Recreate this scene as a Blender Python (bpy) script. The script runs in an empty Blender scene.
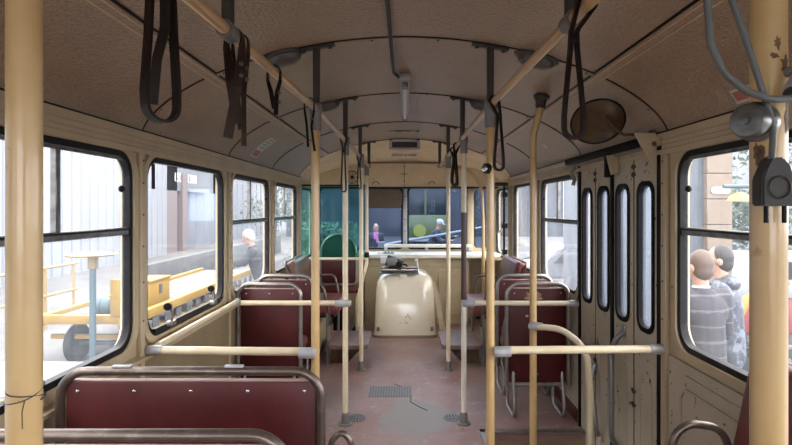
import bpy, bmesh, math, random
from mathutils import Vector, Matrix
R = math.radians
random.seed(7)
sc = bpy.context.scene

# ------------------------------------------------------------------ camera, world, exposure
cam_d = bpy.data.cameras.new('camera'); cam = bpy.data.objects.new('camera', cam_d)
sc.collection.objects.link(cam); sc.camera = cam
cam.location = (0, 0, 1.45); cam.rotation_euler = (R(90), 0, 0)
cam_d.sensor_width = 36; cam_d.lens = 24.0
cam_d.shift_x = -9/792; cam_d.shift_y = -14.5/792
cam_d.clip_start = 0.02; cam_d.clip_end = 300

w = bpy.data.worlds.new('overcast_sky'); sc.world = w; w.use_nodes = True
nt = w.node_tree; bg = nt.nodes['Background']
geo = nt.nodes.new('ShaderNodeTexCoord'); sep = nt.nodes.new('ShaderNodeSeparateXYZ'); rmp = nt.nodes.new('ShaderNodeValToRGB')
nt.links.new(geo.outputs['Generated'], sep.inputs[0]); nt.links.new(sep.outputs['Z'], rmp.inputs[0]); nt.links.new(rmp.outputs[0], bg.inputs[0])
rmp.color_ramp.elements[0].position = 0.0; rmp.color_ramp.elements[0].color = (.97, .96, .97, 1)
rmp.color_ramp.elements[1].position = 0.8; rmp.color_ramp.elements[1].color = (1.0, .955, .90, 1)
bg.inputs[1].default_value = 3.6
sc.view_settings.view_transform = 'Standard'; sc.view_settings.look = 'None'
sc.view_settings.gamma = 1; sc.view_settings.use_curve_mapping = False
sc.view_settings.exposure = 1.38
sc.cycles.use_denoising = True
sc.cycles.max_bounces = 10; sc.cycles.diffuse_bounces = 7; sc.cycles.glossy_bounces = 4
sc.cycles.transparent_max_bounces = 24; sc.cycles.transmission_bounces = 6
sc.cycles.sample_clamp_indirect = 12
sc.cycles.caustics_reflective = False; sc.cycles.caustics_refractive = False

# ------------------------------------------------------------------ materials
MS = 1.0
def L(c): return tuple(v*MS for v in c[:3])+(1,)
def mat(name, base, rough=.5, metal=0., vary=None, vary2=None, bump=None, coat=0, spec=.5, stretch=None):
    m = bpy.data.materials.new(name); m.use_nodes = True; t = m.node_tree; n = t.nodes; p = n['Principled BSDF']
    p.inputs['Base Color'].default_value = L(base); p.inputs['Roughness'].default_value = rough
    p.inputs['Metallic'].default_value = metal; p.inputs['Coat Weight'].default_value = coat
    p.inputs['Specular IOR Level'].default_value = spec
    tc = n.new('ShaderNodeTexCoord'); src = tc.outputs['Object']
    if stretch:
        mp = n.new('ShaderNodeMapping'); mp.inputs['Scale'].default_value = stretch
        t.links.new(src, mp.inputs[0]); src = mp.outputs[0]
    col = None
    for v in (vary, vary2):
        if not v: continue
        c2, s, lo, hi = v[:4]; det = v[4] if len(v) > 4 else 4
        nz = n.new('ShaderNodeTexNoise'); nz.inputs['Scale'].default_value = s; nz.inputs['Detail'].default_value = det
        nz.inputs['Roughness'].default_value = .62
        t.links.new(src, nz.inputs['Vector'])
        mr = n.new('ShaderNodeMapRange'); mr.inputs[1].default_value = lo; mr.inputs[2].default_value = hi
        t.links.new(nz.outputs[0], mr.inputs[0])
        mx = n.new('ShaderNodeMix'); mx.data_type = 'RGBA'
        t.links.new(mr.outputs[0], mx.inputs[0])
        if col: t.links.new(col, mx.inputs[6])
        else: mx.inputs[6].default_value = L(base)
        mx.inputs[7].default_value = L(c2); col = mx.outputs[2]
    if col: t.links.new(col, p.inputs['Base Color'])
    if bump:
        nz = n.new('ShaderNodeTexNoise'); nz.inputs['Scale'].default_value = bump[0]; nz.inputs['Detail'].default_value = 2
        t.links.new(src, nz.inputs['Vector'])
        b = n.new('ShaderNodeBump'); b.inputs['Strength'].default_value = bump[1]; b.inputs['Distance'].default_value = bump[2] if len(bump) > 2 else .003
        t.links.new(nz.outputs[0], b.inputs['Height']); t.links.new(b.outputs[0], p.inputs['Normal'])
    return m

def glassmat(name, tint, haze=.1, hazecol=(.8, .87, 1), scale=3., lo=.3, hi=.75, refl=.012):
    m = bpy.data.materials.new(name); m.use_nodes = True; t = m.node_tree; n = t.nodes
    n.remove(n['Principled BSDF']); out = n['Material Output']
    tr = n.new('ShaderNodeBsdfTransparent'); tr.inputs[0].default_value = L(tint)
    gl = n.new('ShaderNodeBsdfGlossy'); gl.inputs['Roughness'].default_value = .03
    lw = n.new('ShaderNodeLayerWeight'); pw = n.new('ShaderNodeMath'); pw.operation = 'POWER'; pw.inputs[1].default_value = 5; t.links.new(lw.outputs['Facing'], pw.inputs[0]); fr = n.new('ShaderNodeMath'); fr.operation = 'MULTIPLY_ADD'; fr.inputs[1].default_value = .35; fr.inputs[2].default_value = refl; t.links.new(pw.outputs[0], fr.inputs[0])
    mx1 = n.new('ShaderNodeMixShader'); t.links.new(fr.outputs[0], mx1.inputs[0]); t.links.new(tr.outputs[0], mx1.inputs[1]); t.links.new(gl.outputs[0], mx1.inputs[2])
    tl = n.new('ShaderNodeBsdfTranslucent'); tl.inputs[0].default_value = L(hazecol)
    tc = n.new('ShaderNodeTexCoord'); mp = n.new('ShaderNodeMapping'); mp.inputs['Scale'].default_value = (1.6, 1.6, .35)
    nz = n.new('ShaderNodeTexNoise'); nz.inputs['Scale'].default_value = scale; nz.inputs['Detail'].default_value = 6; nz.inputs['Roughness'].default_value = .7
    t.links.new(tc.outputs['Object'], mp.inputs[0]); t.links.new(mp.outputs[0], nz.inputs['Vector'])
    mr = n.new('ShaderNodeMapRange'); mr.inputs[1].default_value = lo; mr.inputs[2].default_value = hi
    mr.inputs[3].default_value = haze*.35; mr.inputs[4].default_value = haze*1.6
    t.links.new(nz.outputs[0], mr.inputs[0])
    mx2 = n.new('ShaderNodeMixShader'); t.links.new(mr.outputs[0], mx2.inputs[0]); t.links.new(mx1.outputs[0], mx2.inputs[1]); t.links.new(tl.outputs[0], mx2.inputs[2])
    t.links.new(mx2.outputs[0], out.inputs[0]); return m

M = {}
M['ceil'] = mat('ceiling_paint', (.41, .30, .20), .28, vary=((.33, .235, .155), 2.2, .35, .7), vary2=((.24, .165, .105), 120, .52, .66, 2), bump=(75, 1.0, .006), spec=.7)
M['dome'] = mat('dome_cream_paint', (.72, .56, .365), .45, vary=((.60, .45, .28), 3, .4, .7), vary2=((.24, .15, .09), 14, .68, .78), bump=(120, .2, .001))
M['cream'] = mat('cream_wall_paint', (.52, .43, .28), .42, vary=((.44, .35, .22), 3.5, .4, .7), vary2=((.12, .08, .05), 24, .70, .76), bump=(60, .1, .001))
M['chipped'] = mat('chipped_cream_paint', (.53, .485, .375), .42, vary=((.46, .415, .31), 3, .4, .7), vary2=((.06, .04, .03), 26, .64, .67), bump=(60, .12, .001))
M['khaki'] = mat('khaki_panel', (.29, .225, .13), .5, vary=((.22, .17, .095), 4, .35, .7), vary2=((.10, .07, .045), 20, .68, .75))
M['pole'] = mat('yellowed_pole_paint', (.57, .40, .19), .30, vary=((.47, .305, .125), 5, .45, .75), vary2=((.42, .22, .08), 26, .69, .78), coat=.3)
M['polepale'] = mat('pale_pole_paint', (.70, .61, .43), .32, vary=((.60, .49, .31), 6, .45, .75), vary2=((.45, .30, .16), 26, .69, .78), coat=.2)
M['polewhite'] = mat('grey_white_pole_paint', (.62, .59, .52), .4, vary=((.52, .48, .40), 9, .45, .7))
M['maroonpole'] = mat('dark_maroon_sleeve', (.055, .022, .022), .4)
M['railw'] = mat('ochre_rail_paint', (.56, .36, .16), .28, vary=((.44, .26, .11), 8, .4, .7), coat=.3)
M['clamp'] = mat('grey_clamp', (.19, .185, .18), .45, .35, vary=((.17, .17, .17), 30, .5, .7))
M['clampl'] = mat('light_grey_sleeve', (.42, .43, .45), .42, .2, vary=((.3, .3, .31), 25, .5, .75))
M['steel'] = mat('worn_steel', (.34, .325, .305), .32, .75, vary=((.26, .23, .20), 14, .45, .7))
M['darksteel'] = mat('brownish_steel', (.13, .10, .085), .33, .6, vary=((.24, .21, .185), 18, .5, .75))
M['hang'] = mat('hanger_metal', (.07, .063, .055), .4, .3, spec=.3)
M['maroon'] = mat('maroon_board', (.085, .015, .016), .4, vary=((.055, .010, .011), 5, .4, .7), vary2=((.2, .08, .06), 45, .72, .8), spec=.3)
M['maroonpad'] = mat('maroon_vinyl', (.165, .045, .038), .33, vary=((.11, .03, .026), 8, .4, .7), vary2=((.33, .2, .15), 30, .69, .8), bump=(40, .3), spec=.3)
M['brownpad'] = mat('worn_brown_vinyl', (.16, .085, .062), .3, vary=((.10, .045, .035), 9, .4, .7), vary2=((.32, .25, .2), 25, .66, .8), bump=(40, .4), spec=.35)
M['edge'] = mat('painted_lit_edge_and_wear', (.42, .30, .27), .5)  # pinkish tone of the lit panel top painted in; also colours worn spots
M['platform'] = mat('brown_platform_cover', (.17, .105, .092), .55, vary=((.22, .15, .135), 8, .4, .7))
M['patch'] = mat('worn_ochre_wood', (.42, .27, .15), .55, vary=((.25, .12, .07), 30, .4, .6))
M['rubber'] = mat('black_rubber', (.006, .006, .007), .6, spec=.12)
M['gasket'] = mat('window_gasket', (.012, .012, .014), .4, vary=((.035, .033, .03), 14, .55, .8), spec=.15)
M['transom'] = mat('window_bar_metal', (.21, .21, .20), .38, .5, vary=((.08, .08, .08), 20, .4, .7))
M['black'] = mat('black_paint', (.008, .008, .008), .5, spec=.15)
M['leather'] = mat('dark_leather', (.012, .006, .004), .42, vary=((.026, .013, .009), 30, .5, .8), bump=(80, .3), spec=.15)
M['leatherbr'] = mat('brown_leather', (.040, .021, .014), .45, vary=((.02, .010, .007), 30, .4, .7), bump=(80, .3), spec=.2)
M['handle'] = mat('handle_metal', (.30, .31, .33), .3, .6)
M['buzz'] = mat('buzzer_metal', (.15, .15, .14), .3, .6, vary=((.09, .09, .085), 60, .45, .65))
M['chrome'] = mat('dull_chrome', (.55, .55, .56), .22, .95)
M['white'] = mat('white_enamel', (.78, .78, .76), .4)
M['hood'] = mat('cream_enamel', (.74, .68, .53), .14, vary=((.66, .59, .44), 3, .45, .7), vary2=((.2, .14, .1), 16, .7, .76), coat=.5)
M['hoodrim'] = mat('tan_rubber_rim', (.25, .19, .13), .6)
M['dash'] = mat('dashboard_white', (.72, .69, .60), .4, vary=((.6, .55, .44), 6, .5, .7))
M['visor'] = mat('brown_sun_visor', (.11, .065, .04), .5, vary=((.16, .10, .06), 6, .4, .7))
M['signred'] = mat('sign_red', (.45, .03, .03), .5)
M['display'] = mat('display_glass', (.02, .012, .012), .25, vary=((.06, .01, .01), 60, .5, .6))
M['mirrorbk'] = mat('dark_bronze', (.075, .042, .02), .35, .3, vary=((.13, .08, .04), 12, .4, .7))
M['cable'] = mat('grey_cable', (.10, .108, .10), .5)
M['boxgrey'] = mat('dark_box_grey', (.045, .045, .042), .5, .0, spec=.25)
M['lamp'] = mat('dusty_lamp_glass', (.09, .08, .07), .3)
M['sticker'] = mat('sticker_white', (.62, .64, .60), .5, vary=((.42, .42, .38), 60, .5, .7))
M['stickred'] = mat('sticker_red', (.50, .17, .14), .5)
M['fadedred'] = mat('faded_red_ink', (.46, .22, .18), .5)
M['chipbr'] = mat('brown_rust_patch', (.16, .075, .03), .6, vary=((.05, .03, .02), 90, .45, .6))
M['green'] = mat('seat_with_painted_glass_tint', (.02, .075, .06), .5)  # green tint of the screen glass painted into the driver seat back
M['wood'] = mat('pale_plywood', (.58, .48, .33), .55, vary=((.45, .34, .2), 10, .4, .7))
M['pane'] = glassmat('dusty_window_glass', (.97, .98, 1), .05)
M['panecl'] = glassmat('clean_window_glass', (.98, .985, 1), .015)
M['doorpane'] = glassmat('hazy_door_glass', (.93, .95, 1), .045, (.72, .80, .95))
M['greenpane'] = glassmat('green_tinted_glass', (.58, .84, .79), .012, (.4, .7, .62), refl=.004)
M['windscreen'] = glassmat('windscreen_glass', (.66, .75, .88), .008, (.5, .6, .9), scale=9, refl=.003)

# floor
def floor_mat():
    m = mat('worn_red_linoleum', (.33, .205, .185), .5, bump=(90, .25, .002)); t = m.node_tree; n = t.nodes; p = n['Principled BSDF']
    tc = n.new('ShaderNodeTexCoord')
    def noise(s, d, ro=.6):
        z = n.new('ShaderNodeTexNoise'); z.inputs['Scale'].default_value = s; z.inputs['Detail'].default_value = d; z.inputs['Roughness'].default_value = ro
        t.links.new(tc.outputs['Object'], z.inputs['Vector']); return z.outputs[0]
    def mr(src, lo, hi):
        q = n.new('ShaderNodeMapRange'); q.inputs[1].default_value = lo; q.inputs[2].default_value = hi; t.links.new(src, q.inputs[0]); return q.outputs[0]
    def mix(f, a, b):
        q = n.new('ShaderNodeMix'); q.data_type = 'RGBA'; t.links.new(f, q.inputs[0])
        if isinstance(a, tuple): q.inputs[6].default_value = L(a)
        else: t.links.new(a, q.inputs[6])
        q.inputs[7].default_value = L(b); return q.outputs[2]
    c = mix(mr(noise(2.0, 5), .38, .66), (.25, .135, .122), (.30, .215, .195))
    c = mix(mr(noise(11, 6, .7), .56, .72), c, (.37, .32, .295))
    c = mix(mr(noise(30, 4), .64, .72), c, (.14, .08, .07))
    # one grey worn patch: distance from its middle, ragged by noise
    vd = n.new('ShaderNodeVectorMath'); vd.operation = 'DISTANCE'
    mp = n.new('ShaderNodeMapping'); mp.inputs['Scale'].default_value = (1.0, .72, 1); t.links.new(tc.outputs['Object'], mp.inputs[0])
    ad = n.new('ShaderNodeMath'); ad.operation = 'MULTIPLY_ADD'; ad.inputs[1].default_value = .34; ad.inputs[2].default_value = -.17
    t.links.new(noise(5, 5), ad.inputs[0])
    t.links.new(mp.outputs[0], vd.inputs[0]); vd.inputs[1].default_value = (.07, (3.68-2.515)*.72, .06)
    s = n.new('ShaderNodeMath'); s.operation = 'ADD'; t.links.new(vd.outputs['Value'], s.inputs[0]); t.links.new(ad.outputs[0], s.inputs[1])
    inv = n.new('ShaderNodeMapRange'); inv.inputs[1].default_value = .26; inv.inputs[2].default_value = .205; t.links.new(s.outputs[0], inv.inputs[0])
    c = mix(inv.outputs[0], c, (.225, .195, .178))
    t.links.new(c, p.inputs['Base Color']); return m
M['floor'] = floor_mat()

# outside
MS = .43
M['concrete'] = mat('yard_concrete', (.30, .30, .30), .8, vary=((.22, .22, .23), .8, .4, .7), vary2=((.38, .37, .36), 5, .55, .75))
M['shed'] = mat('pale_corrugated_steel', (.56, .60, .68), .5, vary=((.50, .54, .62), .6, .4, .7))
M['shedgrey'] = mat('grey_blue_cladding', (.38, .42, .49), .5, vary=((.31, .35, .43), .5, .4, .7))
M['pink'] = mat('pinkish_cladding', (.40, .33, .34), .6)
M['wallgrey'] = mat('grey_concrete_block', (.22, .23, .25), .8, vary=((.16, .17, .2), 2, .4, .7))
M['yellow'] = mat('yellow_machine_paint', (.62, .38, .05), .45, vary=((.55, .33, .06), 6, .4, .7))
M['paleyellow'] = mat('pale_yellow_paint', (.60, .42, .14), .5)
M['blue'] = mat('blue_grey_paint', (.10, .20, .25), .5)
M['deck'] = mat('grey_deck_boards', (.28, .27, .28), .8)
M['tyre'] = mat('tyre_black', (.035, .037, .042), .7)
M['iron'] = mat('dull_iron', (.12, .13, .15), .6)
M['siding'] = mat('blue_grey_timber', (.16, .19, .24), .7, vary=((.22, .26, .31), 4, .4, .7), stretch=(6, 6, .6))
M['stone'] = mat('beige_stone', (.36, .29, .22), .75, vary=((.30, .23, .17), 3, .4, .7))
M['leaf'] = mat('bluish_green_leaves', (.08, .15, .10), .6, vary=((.13, .2, .14), 3, .4, .6))
M['bark'] = mat('brown_bark', (.08, .06, .045), .8)
M['navy'] = mat('dark_navy_cladding', (.028, .038, .065), .6, vary=((.045, .06, .10), .8, .4, .7))
M['darkgl'] = mat('dark_vehicle_glass', (.02, .03, .035), .2, spec=.25)
M['lime'] = mat('yellow_green_vehicle_paint', (.10, .14, .02), .4)
M['emblem'] = mat('bright_yellow_paint', (.36, .38, .02), .4)
M['red'] = mat('red_machine_paint', (.36, .05, .04), .45)
M['vanwhite'] = mat('white_vehicle_paint', (.42, .45, .50), .35)
MS = .6
M['skin'] = mat('skin', (.52, .30, .22), .5)
M['hairbr'] = mat('brown_hair', (.11, .065, .045), .6)
M['hairdk'] = mat('dark_hair', (.02, .016, .015), .6)
M['hairwh'] = mat('white_hair', (.6, .58, .55), .6)
M['hairbl'] = mat('light_brown_hair', (.25, .16, .09), .6)
M['pullover'] = mat('grey_pullover', (.05, .05, .062), .9)
M['strip'] = mat('pale_knit_stripe', (.12, .12, .145), .9)
M['shirt'] = mat('white_shirt', (.6, .62, .66), .8)
M['jeans'] = mat('dark_trousers', (.04, .045, .06), .85)
M['camo'] = mat('mottled_navy_jacket', (.045, .055, .085), .6, vary=((.15, .18, .24), 14, .48, .56), vary2=((.02, .022, .035), 22, .55, .62))
M['navycoat'] = mat('navy_coat', (.022, .028, .045), .8)
M['scarf'] = mat('pink_scarf', (.42, .12, .32), .8)
M['shoe'] = mat('black_shoe', (.02, .02, .02), .5)
M['eye'] = mat('eye_dark', (.02, .015, .01), .3)
M['lip'] = mat('lip', (.35, .13, .11), .5)
MS = .25
M['asphalt'] = mat('dark_asphalt', (.12, .13, .16), .8, vary=((.2, .21, .25), 1.5, .4, .7))
MS = 1.0

# ------------------------------------------------------------------ mesh helpers
def worldloc(o):
    v = Vector((0, 0, 0))
    while o: v += o.location; o = o.parent
    return v
def tag(o, label=None, cat=None, group=None, kind=None):
    if label: o['label'] = label
    if cat: o['category'] = cat
    if group: o['group'] = group
    if kind: o['kind'] = kind
    return o
def thing(name, loc, label, cat, group=None):
    o = bpy.data.objects.new(name, None); sc.collection.objects.link(o); o.location = loc
    o.empty_display_size = .05
    return tag(o, label, cat, group)
def struct_root(name, loc):
    o = bpy.data.objects.new(name, None); sc.collection.objects.link(o); o.location = loc; o['kind'] = 'structure'; return o
def finish(name, me, m, parent, angle=38, keep=False):
    me.polygons.foreach_set('use_smooth', [True]*len(me.polygons))
    me.set_sharp_from_angle(angle=R(angle)); me.materials.clear()
    for q in (m if isinstance(m, (list, tuple)) else [m]): me.materials.append(q)
    o = bpy.data.objects.new(name, me); sc.collection.objects.link(o)
    if parent:
        off = worldloc(parent); o.parent = parent
    else:
        xs = [v.co for v in me.vertices]
        off = Vector(((min(v.x for v in xs)+max(v.x for v in xs))/2, (min(v.y for v in xs)+max(v.y for v in xs))/2, min(v.z for v in xs))) if not keep else Vector((0, 0, 0))
        o.location = off
    me.transform(Matrix.Translation(-off)); me.update(); return o

def fillet(pts, r, n=6, closed=False):
    pts = [Vector(p) for p in pts]; N = len(pts); out = []
    for i, p in enumerate(pts):
        if not closed and i in (0, N-1): out.append(p); continue
        a = pts[i-1]-p; b = pts[(i+1) % N]-p
        la, lb = a.length, b.length; a.normalize(); b.normalize()
        ang = a.angle(b)
        if ang > math.pi-.02: out.append(p); continue
        d = min(r/math.tan(ang/2), la*.48, lb*.48); rr = d*math.tan(ang/2)
        bis = (a+b).normalized(); c = p+bis*(rr/math.sin(ang/2))
        s = p+a*d-c; e = p+b*d-c
        th = s.angle(e); L_ = s.length
        for k in range(n+1):
            f = k/n; out.append(c+(s*math.sin((1-f)*th)+e*math.sin(f*th))/math.sin(th))
    return out

class MB:
    def __init__(s): s.bm = bmesh.new(); s.mi = 0
    def face(s, vs):
        try: f = s.bm.faces.new(vs); f.material_index = s.mi; return f
        except ValueError: return None
    def box(s, c, d, rot=None, bev=0, seg=2):
        t = bmesh.new(); bmesh.ops.create_cube(t, size=1)
        bmesh.ops.scale(t, vec=d, verts=t.verts)
        if bev: bmesh.ops.bevel(t, geom=t.edges[:], offset=bev, segments=seg, profile=.5, affect='EDGES')
        if rot: bmesh.ops.transform(t, matrix=rot.to_4x4(), verts=t.verts)
        bmesh.ops.translate(t, vec=c, verts=t.verts); s.merge(t); return s
    def b2(s, x0, x1, y0, y1, z0, z1, bev=0, seg=2):
        return s.box(((x0+x1)/2, (y0+y1)/2, (z0+z1)/2), (abs(x1-x0), abs(y1-y0), abs(z1-z0)), None, bev, seg)
    def merge(s, t):
        m = {}
        for v in t.verts: m[v] = s.bm.verts.new(v.co)
        for f in t.faces: s.face([m[v] for v in f.verts])
        t.free()
    def sweep(s, pts, shape, closed=False, up=None, scale=None, cap=True):
        pts = [Vector(p) for p in pts]; N = len(pts); rings = []; nrm = None
        for i, p in enumerate(pts):
            if closed: tn = pts[(i+1) % N]-pts[i-1]
            else: tn = pts[min(i+1, N-1)]-pts[max(i-1, 0)]
            tn.normalize()
            if up is not None:
                uu = Vector(up[i]) if isinstance(up, list) else Vector(up); nrm = uu-tn*tn.dot(uu)
            elif nrm is None:
                a = Vector((0, 0, 1)) if abs(tn.z) < .9 else Vector((1, 0, 0)); nrm = a-tn*tn.dot(a)
            else: nrm = nrm-tn*tn.dot(nrm)
            nrm.normalize(); bi = tn.cross(nrm); k = scale[i] if scale else 1
            rings.append([s.bm.verts.new(p+nrm*u*k+bi*v*k) for u, v in shape])
        n = len(shape)
        for i in range(N if closed else N-1):
            a, b = rings[i], rings[(i+1) % N]
            for j in range(n): s.face([a[j], a[(j+1) % n], b[(j+1) % n], b[j]])
        if not closed and cap: s.face(rings[0][::-1]); s.face(rings[-1])
        return s
    def tube(s, pts, r, seg=14, fil=0, closed=False, n=6):
        if fil: pts = fillet(pts, fil, n, closed)
        return s.sweep(pts, [(r*math.cos(a*2*math.pi/seg), r*math.sin(a*2*math.pi/seg)) for a in range(seg)], closed)
    def cone(s, p0, p1, r0, r1, seg=16):
        return s.sweep([p0, p1], [(math.cos(a*2*math.pi/seg), math.sin(a*2*math.pi/seg)) for a in range(seg)], scale=[r0, r1])
    def lathe(s, prof, loc=(0, 0, 0), axis=(0, 0, 1), seg=24):
        q = Vector((0, 0, 1)).rotation_difference(Vector(axis)).to_matrix(); loc = Vector(loc); rings = []
        for r, z in prof:
            if r < 1e-6: rings.append([s.bm.verts.new(loc+q@Vector((0, 0, z)))])
            else: rings.append([s.bm.verts.new(loc+q@Vector((r*math.cos(a*2*math.pi/seg), r*math.sin(a*2*math.pi/seg), z))) for a in range(seg)])
        for a, b in zip(rings, rings[1:]):
            for j in range(seg):
                k = (j+1) % seg
                if len(a) == 1 and len(b) == 1: continue
                if len(a) == 1: s.face([a[0], b[k], b[j]])
                elif len(b) == 1: s.face([a[j], a[k], b[0]])
                else: s.face([a[j], a[k], b[k], b[j]])
        if len(rings[0]) > 1: s.face(rings[0][::-1])
        if len(rings[-1]) > 1: s.face(rings[-1])
        return s
    def prism(s, poly, vec):
        vec = Vector(vec); a = [s.bm.verts.new(Vector(p)) for p in poly]; b = [s.bm.verts.new(Vector(p)+vec) for p in poly]
        s.face(a[::-1]); s.face(b); n = len(a)
        for j in range(n): s.face([a[j], a[(j+1) % n], b[(j+1) % n], b[j]])
        return s
    def ring(s, outer, inner, vec):
        vec = Vector(vec); O = [Vector(p) for p in outer]; I = [Vector(p) for p in inner]; n = len(O)
        a = [s.bm.verts.new(p) for p in O]; b = [s.bm.verts.new(p) for p in I]; c = [s.bm.verts.new(p+vec) for p in O]; d = [s.bm.verts.new(p+vec) for p in I]
        for j in range(n):
            k = (j+1) % n
            s.face([a[j], a[k], b[k], b[j]]); s.face([c[j], d[j], d[k], c[k]]); s.face([a[j], c[j], c[k], a[k]]); s.face([b[j], b[k], d[k], d[j]])
        return s
    def ball(s, c, r, seg=16, rot=None):
        t = bmesh.new(); bmesh.ops.create_uvsphere(t, u_segments=seg, v_segments=max(6, seg//2), radius=1)
        bmesh.ops.scale(t, vec=r if hasattr(r, '__len__') else (r, r, r), verts=t.verts)
        if rot: bmesh.ops.transform(t, matrix=rot.to_4x4(), verts=t.verts)
        bmesh.ops.translate(t, vec=c, verts=t.verts); s.merge(t); return s
    def build(s, name, m, parent=None, angle=38):
        bmesh.ops.recalc_face_normals(s.bm, faces=s.bm.faces)
        me = bpy.data.meshes.new(name); s.bm.to_mesh(me); s.bm.free()
        return finish(name, me, m, parent, angle)

def rrect(u0, v0, u1, v1, r, n=6):
    return [(p.x, p.y) for p in fillet([(u0, v0, 0), (u1, v0, 0), (u1, v1, 0), (u0, v1, 0)], r, n, True)]
def side(x, pts): return [(x, u, v) for u, v in pts]
def front(y, pts): return [(u, y, v) for u, v in pts]
def plate(name, outer, holes, thick, m, parent, plane, pos):
    """flat plate with holes; plane 'x','y','z' = normal axis, pos = middle of its thickness"""
    cu = bpy.data.curves.new(name, 'CURVE'); cu.dimensions = '2D'; cu.fill_mode = 'BOTH'; cu.extrude = thick/2
    for poly in [outer]+holes:
        sp = cu.splines.new('POLY'); sp.points.add(len(poly)-1); sp.use_cyclic_u = True
        for q, (u, v) in zip(sp.points, poly): q.co = (u, v, 0, 1)
    o = bpy.data.objects.new(name, cu); sc.collection.objects.link(o)
    bpy.context.view_layer.update()
    me = bpy.data.meshes.new_from_object(o.evaluated_get(bpy.context.evaluated_depsgraph_get()))
    bpy.data.objects.remove(o); bpy.data.curves.remove(cu)
    if plane == 'x': mm = Matrix(((0, 0, 1, pos), (1, 0, 0, 0), (0, 1, 0, 0), (0, 0, 0, 1)))
    elif plane == 'y': mm = Matrix(((1, 0, 0, 0), (0, 0, -1, pos), (0, 1, 0, 0), (0, 0, 0, 1)))
    else: mm = Matrix.Translation((0, 0, pos))
    me.transform(mm); return finish(name, me, m, parent, 30)
def lettering(name, txt, size, mtx, m, parent, depth=.0008):
    cu = bpy.data.curves.new(name, 'FONT'); cu.body = txt; cu.size = size; cu.extrude = depth; cu.align_x = 'CENTER'; cu.align_y = 'CENTER'
    cu.offset = size*.014
    o = bpy.data.objects.new(name, cu); sc.collection.objects.link(o); bpy.context.view_layer.update()
    me = bpy.data.meshes.new_from_object(o.evaluated_get(bpy.context.evaluated_depsgraph_get()))
    bpy.data.objects.remove(o); bpy.data.curves.remove(cu); me.transform(mtx); return finish(name, me, m, parent, 30)
def copy_tree(o, parent=None):
    c = o.copy(); sc.collection.objects.link(c); c.parent = parent
    for ch in list(o.children): copy_tree(ch, c)
    return c

# ------------------------------------------------------------------ shell of the bus
W = 1.18; Z0 = 1.785; HH = .435
RIBS = [-1.15, .02, 1.32, 2.385, 3.54, 4.71, 5.88]
def zc(x, y=0):
    k = min(1, abs(x)/W)
    h = HH
    if y > 5.88: t = min(1, (y-5.88)/.74); h = HH-.19*t*t
    return Z0+h*max(0, (1-k**1.9))**.625
def prof(y, dz=0, x0=-W, x1=W, n=48):
    out = []
    for i in range(n+1):
        a = math.pi*i/n; x = -math.cos(a)*W
        if x0-1e-6 <= x <= x1+1e-6: out.append((x, zc(x, y)+dz))
    return out
def ceiling_sheet(name, ys, m):
    b = MB(); rows = []
    for y in ys:
        rows.append(([b.bm.verts.new((x, y, z)) for x, z in prof(y)], [b.bm.verts.new((x*1.03, y, z+.04)) for x, z in prof(y)]))
    for (a, c), (d, e) in zip(rows, rows[1:]):
        for i in range(len(a)-1):
            b.face([a[i], a[i+1], d[i+1], d[i]]); b.face([c[i], e[i], e[i+1], c[i+1]])
        for i in (0, -1): b.face([a[i], d[i], e[i], c[i]])
    for a, c in (rows[0], rows[-1]):
        for i in range(len(a)-1): b.face([a[i], a[i+1], c[i+1], c[i]])
    return tag(b.build(name, m, None, 60), kind='structure')
ceiling_sheet('ceiling', [-1.9, 0, 2, 4, 5.88], M['ceil'])
ceiling_sheet('ceiling_front', [5.88]+[5.88+.74*i/10 for i in range(1, 11)], M['dome'])

def rib(n, y):
    r = struct_root('trim_%d' % n, (0, y, 1.785))
    for nm, y0, y1, dz, m in (('rib_band', y-.014, y+.014, -.006, M['ceil'] if y < 5.8 else M['dome']), ('rib_seam_line', y-.021, y-.013, -.0035, M['black'])):  # thin black strip along one edge of the rib is its dark seam
        b = MB(); P = prof(min(y, 5.88)); prev = None
        for x, z in P:
            q = [b.bm.verts.new((x*.999, yy, z+d)) for yy, d in ((y0, .004), (y0, dz), (y1, dz), (y1, .004))]
            if prev:
                for j in range(3): b.face([prev[j], prev[j+1], q[j+1], q[j]])
            prev = q
        b.build(nm, m, r, 50)
    b = MB()
    for x in (-1.1, -.82, -.5, -.15, .15, .5, .82, 1.1): b.ball((x, y+.002, zc(x)-.008), (.005, .005, .003), 8)
    b.build('rivet', M['hang'], r)
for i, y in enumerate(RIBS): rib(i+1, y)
n_trim = 20
def longstrip(sx):
    global n_trim
    x = .875*sx; z = zc(x); s = (zc(x+.01)-zc(x-.01))/.02
    r = struct_root('trim_%d' % n_trim, (x, 2, z)); n_trim += 1
    rot = Matrix.Rotation(-math.atan(s), 3, 'Y')
    off = rot@Vector((0, 0, -.006))
    MB().box(Vector((x, 1.99, z))+off, (.052, 7.78, .008), rot, .002, 1).build('strip_band', M['ceil'], r)
    for k in (-1, 1):
        if k == -sx: MB().box(Vector((x, 1.99, z))+rot@Vector((k*.030, 0, -.002)), (.007, 7.78, .006), rot).build('strip_edge', M['black'], r)
        MB().box(Vector((x, 1.99, z))+rot@Vector((k*.014, 0, -.011)), (.004, 7.78, .003), rot).build('strip_bead', M['dome'], r)
longstrip(-1); longstrip(1)

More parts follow.
